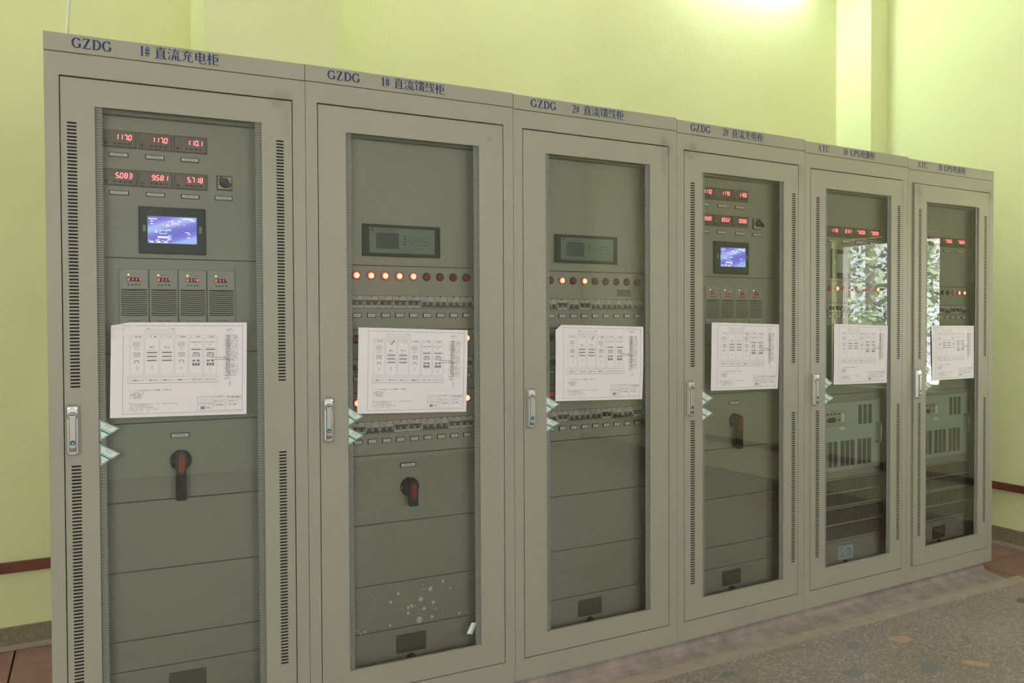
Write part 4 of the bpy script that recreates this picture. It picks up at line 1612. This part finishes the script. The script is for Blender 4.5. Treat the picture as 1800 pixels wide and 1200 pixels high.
def drawing_items():
    r = random.Random(21)
    it = []                                  # s0, s1, t0, t1, ink

    def R(a, b, c, d, k=0): it.append((a, b, c, d, k))

    def box(a, b, c, d, k=0, lw=.0022):
        R(a, b, c, c + lw * 1.4, k); R(a, b, d - lw * 1.4, d, k); R(a, a + lw, c, d, k); R(b - lw, b, c, d, k)

    def words(a, b, c, h, k=0, dens=.8, step=.009):
        x = a
        while x < b:
            w_ = step * r.uniform(.5, 1.0)
            if r.random() < dens: R(x, min(b, x + w_), c, c + h, k)
            x += step
    box(.085, .968, .035, .965, 1, .0020)
    for k in range(12):
        R(.085 + .0735 * k, .0865 + .0735 * k, .02, .035)
    for k in range(3): R(.235, .465, .075 + .022 * k, .078 + .022 * k)
    words(.25, .275, .062, .008); words(.43, .455, .062, .008); words(.845, .885, .07, .008); words(.84, .89, .085, .006)
    cw = .1075
    for k in range(6):
        a = .128 + cw * k
        b = a + cw
        box(a + .004, b - .004, .165, .555, 0, .0014)
        R(a, b, .135, .137); words(a + .01, a + .022, .145, .008); words(a + .04, a + .085, .147, .008, 1)
        m = (a + b) / 2
        if k in (0, 3):
            for q in range(2):
                for z in range(4): box(m - .03 + .014 * z, m - .019 + .014 * z, .205 + .026 * q, .226 + .026 * q, 0, .002)
            box(m - .012, m + .014, .265, .29)
            for z in range(4):
                box(m - .024 + .013 * z, m - .014 + .013 * z, .318, .335, 1, .002); box(m - .024 + .013 * z, m - .014 + .013 * z, .342, .364, 0, .0025)
            R(m - .014, m + .012, .40, .406, 1); R(m - .017, m - .013, .404, .432, 1); R(m + .012, m + .016, .404, .432, 1)
            words(m - .004, m + .006, .46, .008); words(m - .006, m + .010, .475, .01); words(m - .004, m + .008, .49, .006)
        elif k in (1, 2):
            box(m - .018, m + .018, .252, .275, 0, .002); words(m - .015, m + .015, .258, .008, 1)
            for q in range(3):
                R(m - .036, m + .036, .30 + .042 * q, .3025 + .042 * q)
                R(m - .036, m + .036, .314 + .042 * q, .324 + .042 * q, 1)
            if k == 1:
                words(m - .004, m + .006, .46, .008); words(m - .006, m + .010, .478, .01)
        else:
            words(m - .038, m + .038, .205, .009, 0, 1, .013); box(m - .006, m + .004, .228, .24)
            R(m - .036, m + .036, .27, .2725); R(m - .036, m + .036, .284, .294, 1)
            R(m - .022, m + .022, .322, .328, 1)
            for q in (-.026, -.014, -.002, .014, .024): R(m + q, m + q + .004, .328, .372, 1)
            box(m - .028, m + .030, .398, .465); R(m - .024, m - .004, .405, .418, 1); R(m + .008, m + .024, .402, .420, 1)
            for q in range(3): R(m - .025 + .019 * q, m - .012 + .019 * q, .435, .460, 1)
            if k == 5: box(m - .009, m + .009, .492, .522, 0, .002)
        R(a, b, .60, .602); R(a, b, .64, .642)
        words(a + .01, a + .02, .612, .01); words(a + .03, a + .055, .606, .013, 1); words(a + .06, a + .10, .61, .008, 0, .8)
    box(.118, .778, .575, .645)
    R(.72, .86, .372, .378); R(.75, .90, .395, .402)
    for k in range(46):
        t = .135 + .0098 * k
        words(.822, .834, t, .0045, 0, .5); words(.838, .874, t, .0062, 1, .9, .008); words(.88, .93, t, .005, 0, .65)
    words(.83, .87, .60, .01); words(.86, .90, .64, .05, 0, .2, .006)
    words(.13, .30, .715, .008); words(.30, .43, .712, .009, 1)
    for k in range(4): words(.135, .235 - .01 * (k % 2), .742 + .017 * k, .009, 0, .85)
    words(.13, .14, .842, .01)
    words(.135, .48, .858, .007)
    for k in range(4): words(.135, .28 + .03 * (k % 3), .876 + .019 * k, .007, 0, .7)
    box(.625, .968, .795, .95)
    for k in range(5): R(.625 + .022 * k, .6262 + .022 * k, .795, .87)
    for k in range(5): R(.625, .735, .81 + .014 * k, .811 + .014 * k)
    R(.735, .737, .795, .95); R(.835, .837, .795, .95); R(.735, .968, .83, .832); R(.625, .968, .87, .872); R(.625, .968, .90, .902)
    R(.853, .862, .803, .816, 1); words(.866, .96, .806, .009, 1); words(.745, .82, .80, .008); words(.745, .82, .846, .009, 0, .9)
    words(.85, .93, .845, .008); words(.86, .92, .88, .012); words(.745, .82, .885, .009); words(.63, .73, .876, .006)
    words(.65, .69, .905, .03, 1, .6, .006); words(.70, .725, .915, .012, 1)
    return it


ITEMS = drawing_items()


def make_paper(i):
    c = CAB[i]
    ca = c.rotation_euler.z
    w = math.hypot(CX[i + 1] - CX[i], CY[i + 1] - CY[i])
    pts = PAPER[i]
    ctr = Vector((sum(p[0] for p in pts) / 4, 0, sum(p[1] for p in pts) / 4))
    ph = 1.3 * i

    def P(s, t, off=0.0):
        a = Vector(pts[0]).lerp(Vector(pts[1]), s)
        b = Vector(pts[3]).lerp(Vector(pts[2]), s)
        p = a.lerp(b, t)
        bulge = .0016 * math.sin(math.pi * t) * (1 + .6 * math.sin(5 * s + ph)) + .0006 * math.sin(9 * s + ph + 4 * t)
        if i == 0 and s < .16 and t < .14:                     # lifted, creased corner
            bulge += .010 * (.16 - s) / .16 * (.14 - t) / .14 * 2
        y = .0070 - .0006 - max(0, bulge) - off
        return (p.x - ctr.x, y, p.y - ctr.z)
    nx, ny = 16, 12
    mb = MB()
    def corner_cut(s, t):
        if i == 0 and s < .09 and t == 0:
            return s, .012 + (.09 - s) / .09 * .02
        if i == 2 and s < .055 and t < .07:
            return s, .07
        return s, t
    grid = {}
    for b in range(ny + 1):
        for a in range(nx + 1):
            s, t = corner_cut(a / nx, b / ny)
            grid[a, b] = len(mb.v)
            mb.v.append(P(s, t))
    off = len(mb.v)
    for b in range(ny + 1):
        for a in range(nx + 1):
            s, t = corner_cut(a / nx, b / ny)
            mb.v.append(P(s, t, -.0003))
    for b in range(ny):
        for a in range(nx):
            q = [grid[a, b + 1], grid[a + 1, b + 1], grid[a + 1, b], grid[a, b]]
            mb.f.append(q); mb.m.append(0)
            mb.f.append([k + off for k in reversed(q)]); mb.m.append(0)
    rim = [(a, 0) for a in range(nx)] + [(nx, b) for b in range(ny)] + [(a, ny) for a in range(nx, 0, -1)] + [(0, b) for b in range(ny, 0, -1)]
    for k in range(len(rim)):
        p, q = grid[rim[k]], grid[rim[(k + 1) % len(rim)]]
        mb.f.append([p, q, q + off, p + off]); mb.m.append(0)
    o = obj('taped_drawing', mb, 'paper', smooth=False)
    pr = MB()
    for (a, b, t0, t1, k) in ITEMS:
        n = max(1, int((b - a) * nx + .5))
        m_ = max(1, int((t1 - t0) * ny + .5))
        for j in range(n):
            for l in range(m_):
                s0, s1 = a + (b - a) * j / n, a + (b - a) * (j + 1) / n
                u0, u1 = t0 + (t1 - t0) * l / m_, t0 + (t1 - t0) * (l + 1) / m_
                pr.add([P(s0, u1, .00035), P(s1, u1, .00035), P(s1, u0, .00035), P(s0, u0, .00035)], [(0, 1, 2, 3)], k)
    if 1 <= i <= 3:
        sx = .128 + .1075 * (i + .55)
        for (p, q) in (((sx - .012, .175), (sx - .003, .195)), ((sx - .003, .195), (sx + .018, .145))):
            d = Vector((q[0] - p[0], q[1] - p[1])).normalized() * .0028
            nrm = Vector((-d.y, d.x))
            pr.add([P(p[0] - nrm.x, p[1] - nrm.y, .0005), P(p[0] + nrm.x, p[1] + nrm.y, .0005), P(q[0] + nrm.x, q[1] + nrm.y, .0005), P(q[0] - nrm.x, q[1] - nrm.y, .0005)],
                   [(0, 1, 2, 3), (3, 2, 1, 0)], 2)
    obj('printed_plan', pr, ['print', 'print_d', 'tick'], o)
    mw = Matrix.Translation((CX[i], CY[i], ZO)) @ Matrix.Rotation(ca, 4, 'Z')
    if i == 5:
        hx = w - .0427
        mw = mw @ Matrix.Translation((hx, 0, 0)) @ Matrix.Rotation(math.radians(0.75), 4, 'Z') @ Matrix.Translation((-hx, 0, 0))
    o.matrix_world = mw @ Matrix.Translation(ctr)
    tag(o, PLAB[i], 'drawing', 'printed drawings on the cabinet doors')
    return o


for i in range(6):
    make_paper(i)

# ------------------------------------------------------------------ plinth under the row
pl = MB()
ins = .022
for i in range(6):
    ax, ay, bx, by = CX[i], CY[i], CX[i + 1], CY[i + 1]
    a0 = ax + (.03 if i == 0 else 0)
    b0 = bx - (.045 if i == 5 else 0)
    t0, t1 = (a0 - ax) / (bx - ax), (b0 - ax) / (bx - ax)
    p0, p1 = (a0, ay + (by - ay) * t0 + ins), (b0, ay + (by - ay) * t1 + ins)
    n = 8
    rr = random.Random(40 + i)
    for k in range(n):
        u, v = k / n, (k + 1) / n
        A = (p0[0] + (p1[0] - p0[0]) * u, p0[1] + (p1[1] - p0[1]) * u)
        B = (p0[0] + (p1[0] - p0[0]) * v, p0[1] + (p1[1] - p0[1]) * v)
        f = .085 + A[1] * 1.0
        toe = EDGE_Y - A[1]
        prof = [(0.0, ZO + .0005), (.002, .046), (-.008, .024), (toe * .45, .011), (toe * .8, .0045), (toe, .0022), (toe - .002, -.01)]
        vs = [(A[0], A[1] + y_, z_) for y_, z_ in prof] + [(B[0], B[1] + y_, z_) for y_, z_ in prof]
        m_ = len(prof)
        pl.add(vs, [(q, q + 1, m_ + q + 1, m_ + q) for q in range(m_ - 1)])
    pl.add([(p0[0], p0[1], ZO), (p1[0], p1[1], ZO), (p1[0], .6, ZO), (p0[0], .6, ZO)], [(0, 1, 2, 3)])
    if i == 5:
        pl.add([(p1[0], p1[1], -.01), (p1[0], .6, -.01), (p1[0], .6, ZO), (p1[0], p1[1], ZO)], [(0, 1, 2, 3)])
    if i == 0:
        pl.add([(p0[0], p0[1], -.01), (p0[0], .6, -.01), (p0[0], .6, ZO), (p0[0], p0[1], ZO)], [(3, 2, 1, 0)])
pb = obj('plinth', pl, 'concrete')
tag(pb, 'low stained concrete plinth under the cabinet row', 'plinth', kind='structure')

# ------------------------------------------------------------------ cable on the back wall, wall lamp above the frame, two more added to brighten the wall
cb = MB().tube([(.030, RY1 - .006, 2.70), (.034, RY1 - .006, 2.86), (.045, RY1 - .005, 3.02), (.048, RY1 - .006, 3.4), (.046, RY1 - .006, RZ1)], .0045, 8)
o = obj('wall_cable', cb, 'white', smooth=True)
tag(o, 'thin white cable running up the yellow back wall', 'cable')

M['tube'] = mat('fluorescent_tube', (255, 255, 255), 0.4, emit=(0.86, 1.0, 0.97), strength=150.0)
for (lx, lz, lab) in ((4.25, 4.12, 'fluorescent tube lamp on the back wall beside the corner pillar'),
                     (2.15, 4.42, 'added tube lamp brightening the back wall between the two pillars'),
                     (-0.95, 4.42, 'added tube lamp brightening the back wall by the white cable')):
    lr = bpy.data.objects.new('tube_lamp', None)
    col.objects.link(lr)
    lr.location = (lx, RY1, lz)
    tag(lr, lab, 'lamp', 'tube lamps high on the back wall')
    obj('lamp_body', MB().box(-.64, .64, -.05, 0, .0, .05, 0, .004), 'frame_w', lr)
    for s in (-.62, .60):
        obj('lamp_holder', MB().box(s, s + .02, -.075, -.03, -.035, .01), 'frame_w', lr)
    obj('lamp_tube', MB().tube([(-.60, -.055, -.018), (.60, -.055, -.018)], .014, 12), 'tube', lr, smooth=True)

# ------------------------------------------------------------------ outside the right-hand window
M['bark'] = mat('bark', (96, 92, 84), 0.9, var=0.2, scale=12)
M['leaf'] = mat('leaf_green', (118, 134, 108), 0.55, var=0.35, scale=1.5)
M['leaf2'] = mat('leaf_pale_green', (150, 160, 138), 0.55, var=0.35, scale=1.5)
M['ground'] = mat('pale_yard', (196, 190, 176), 0.8, var=0.1, scale=2)
M['wire'] = mat('galvanised_wire', (170, 172, 170), 0.4, metal=0.5)
yard = struct('ground_outside', gbox(RX1 + T_, 30, -30, 12, -0.3, -0.12), 'ground')


def tree(x, y, h, r, label, mt, seed):
    rr = random.Random(seed)
    t = bpy.data.objects.new('garden_tree', None)
    col.objects.link(t)
    t.location = (x, y, -0.12)
    tag(t, label, 'tree', 'trees outside the window')
    tk = MB().tube([(0, 0, 0), (.05, .02, h * .3), (.0, .05, h * .6), (.05, .0, h * .85)], .10, 8)
    obj('trunk', tk, 'bark', t, smooth=True)
    cr = MB()
    for k in range(4200):
        a, b = rr.uniform(0, 2 * math.pi), math.acos(rr.uniform(-1, 1))
        q = r * rr.uniform(.35, 1) ** .5
        p = Vector((q * math.sin(b) * math.cos(a), q * math.sin(b) * math.sin(a), h * .58 + q * 1.15 * math.cos(b)))
        u = Vector((rr.gauss(0, 1), rr.gauss(0, 1), rr.gauss(0, .6))).normalized()
        v = u.cross(Vector((rr.gauss(0, 1), rr.gauss(0, 1), rr.gauss(0, 1)))).normalized()
        l, w_ = rr.uniform(.05, .10), rr.uniform(.02, .04)
        cr.add([p - u * l, p + v * w_, p + u * l, p - v * w_], [(0, 1, 2, 3)])
    o = obj('crown', cr, mt, t)
    o['kind'] = 'stuff'


tree(9.6, -4.6, 4.4, 1.7, 'leafy dark green tree outside the window', 'leaf', 1)
tree(11.2, -0.6, 4.8, 1.7, 'taller pale green tree outside the window', 'leaf2', 2)
tree(14.5, -7.6, 5.2, 2.2, 'broad green tree farther off in the yard', 'leaf', 3)

fence = bpy.data.objects.new('wire_fence', None)
col.objects.link(fence)
fence.location = (7.0, 0, -0.12)
tag(fence, 'diamond wire mesh fence outside the window', 'fence')
wm = MB()
for k in range(-40, 60):
    y0 = -5.0 + k * .09
    for s in (-1, 1):
        a, b = (0, y0, 0.0), (0, y0 + s * 1.5, 1.5)
        wm.box(-.0016, .0016, 0, .0001, 0, .0001)
        d = Vector(b) - Vector(a)
        nrm = d.normalized().cross(Vector((1, 0, 0))) * .0022
        wm.add([Vector(a) - nrm + Vector((-.002, 0, 0)), Vector(a) + nrm + Vector((-.002, 0, 0)), Vector(b) + nrm + Vector((-.002, 0, 0)), Vector(b) - nrm + Vector((-.002, 0, 0)),
                Vector(a) - nrm + Vector((.002, 0, 0)), Vector(a) + nrm + Vector((.002, 0, 0)), Vector(b) + nrm + Vector((.002, 0, 0)), Vector(b) - nrm + Vector((.002, 0, 0))],
               [(0, 1, 2, 3), (7, 6, 5, 4), (0, 4, 5, 1), (2, 6, 7, 3)])
o = obj('wire_mesh', wm, 'wire', fence)
o['kind'] = 'stuff'
for y_ in (-9.0, -6.5, -4.0, -1.5, 1.0):
    obj('fence_post', MB().tube([(0, y_, 0), (0, y_, 1.65)], .025, 10), 'wire', fence)
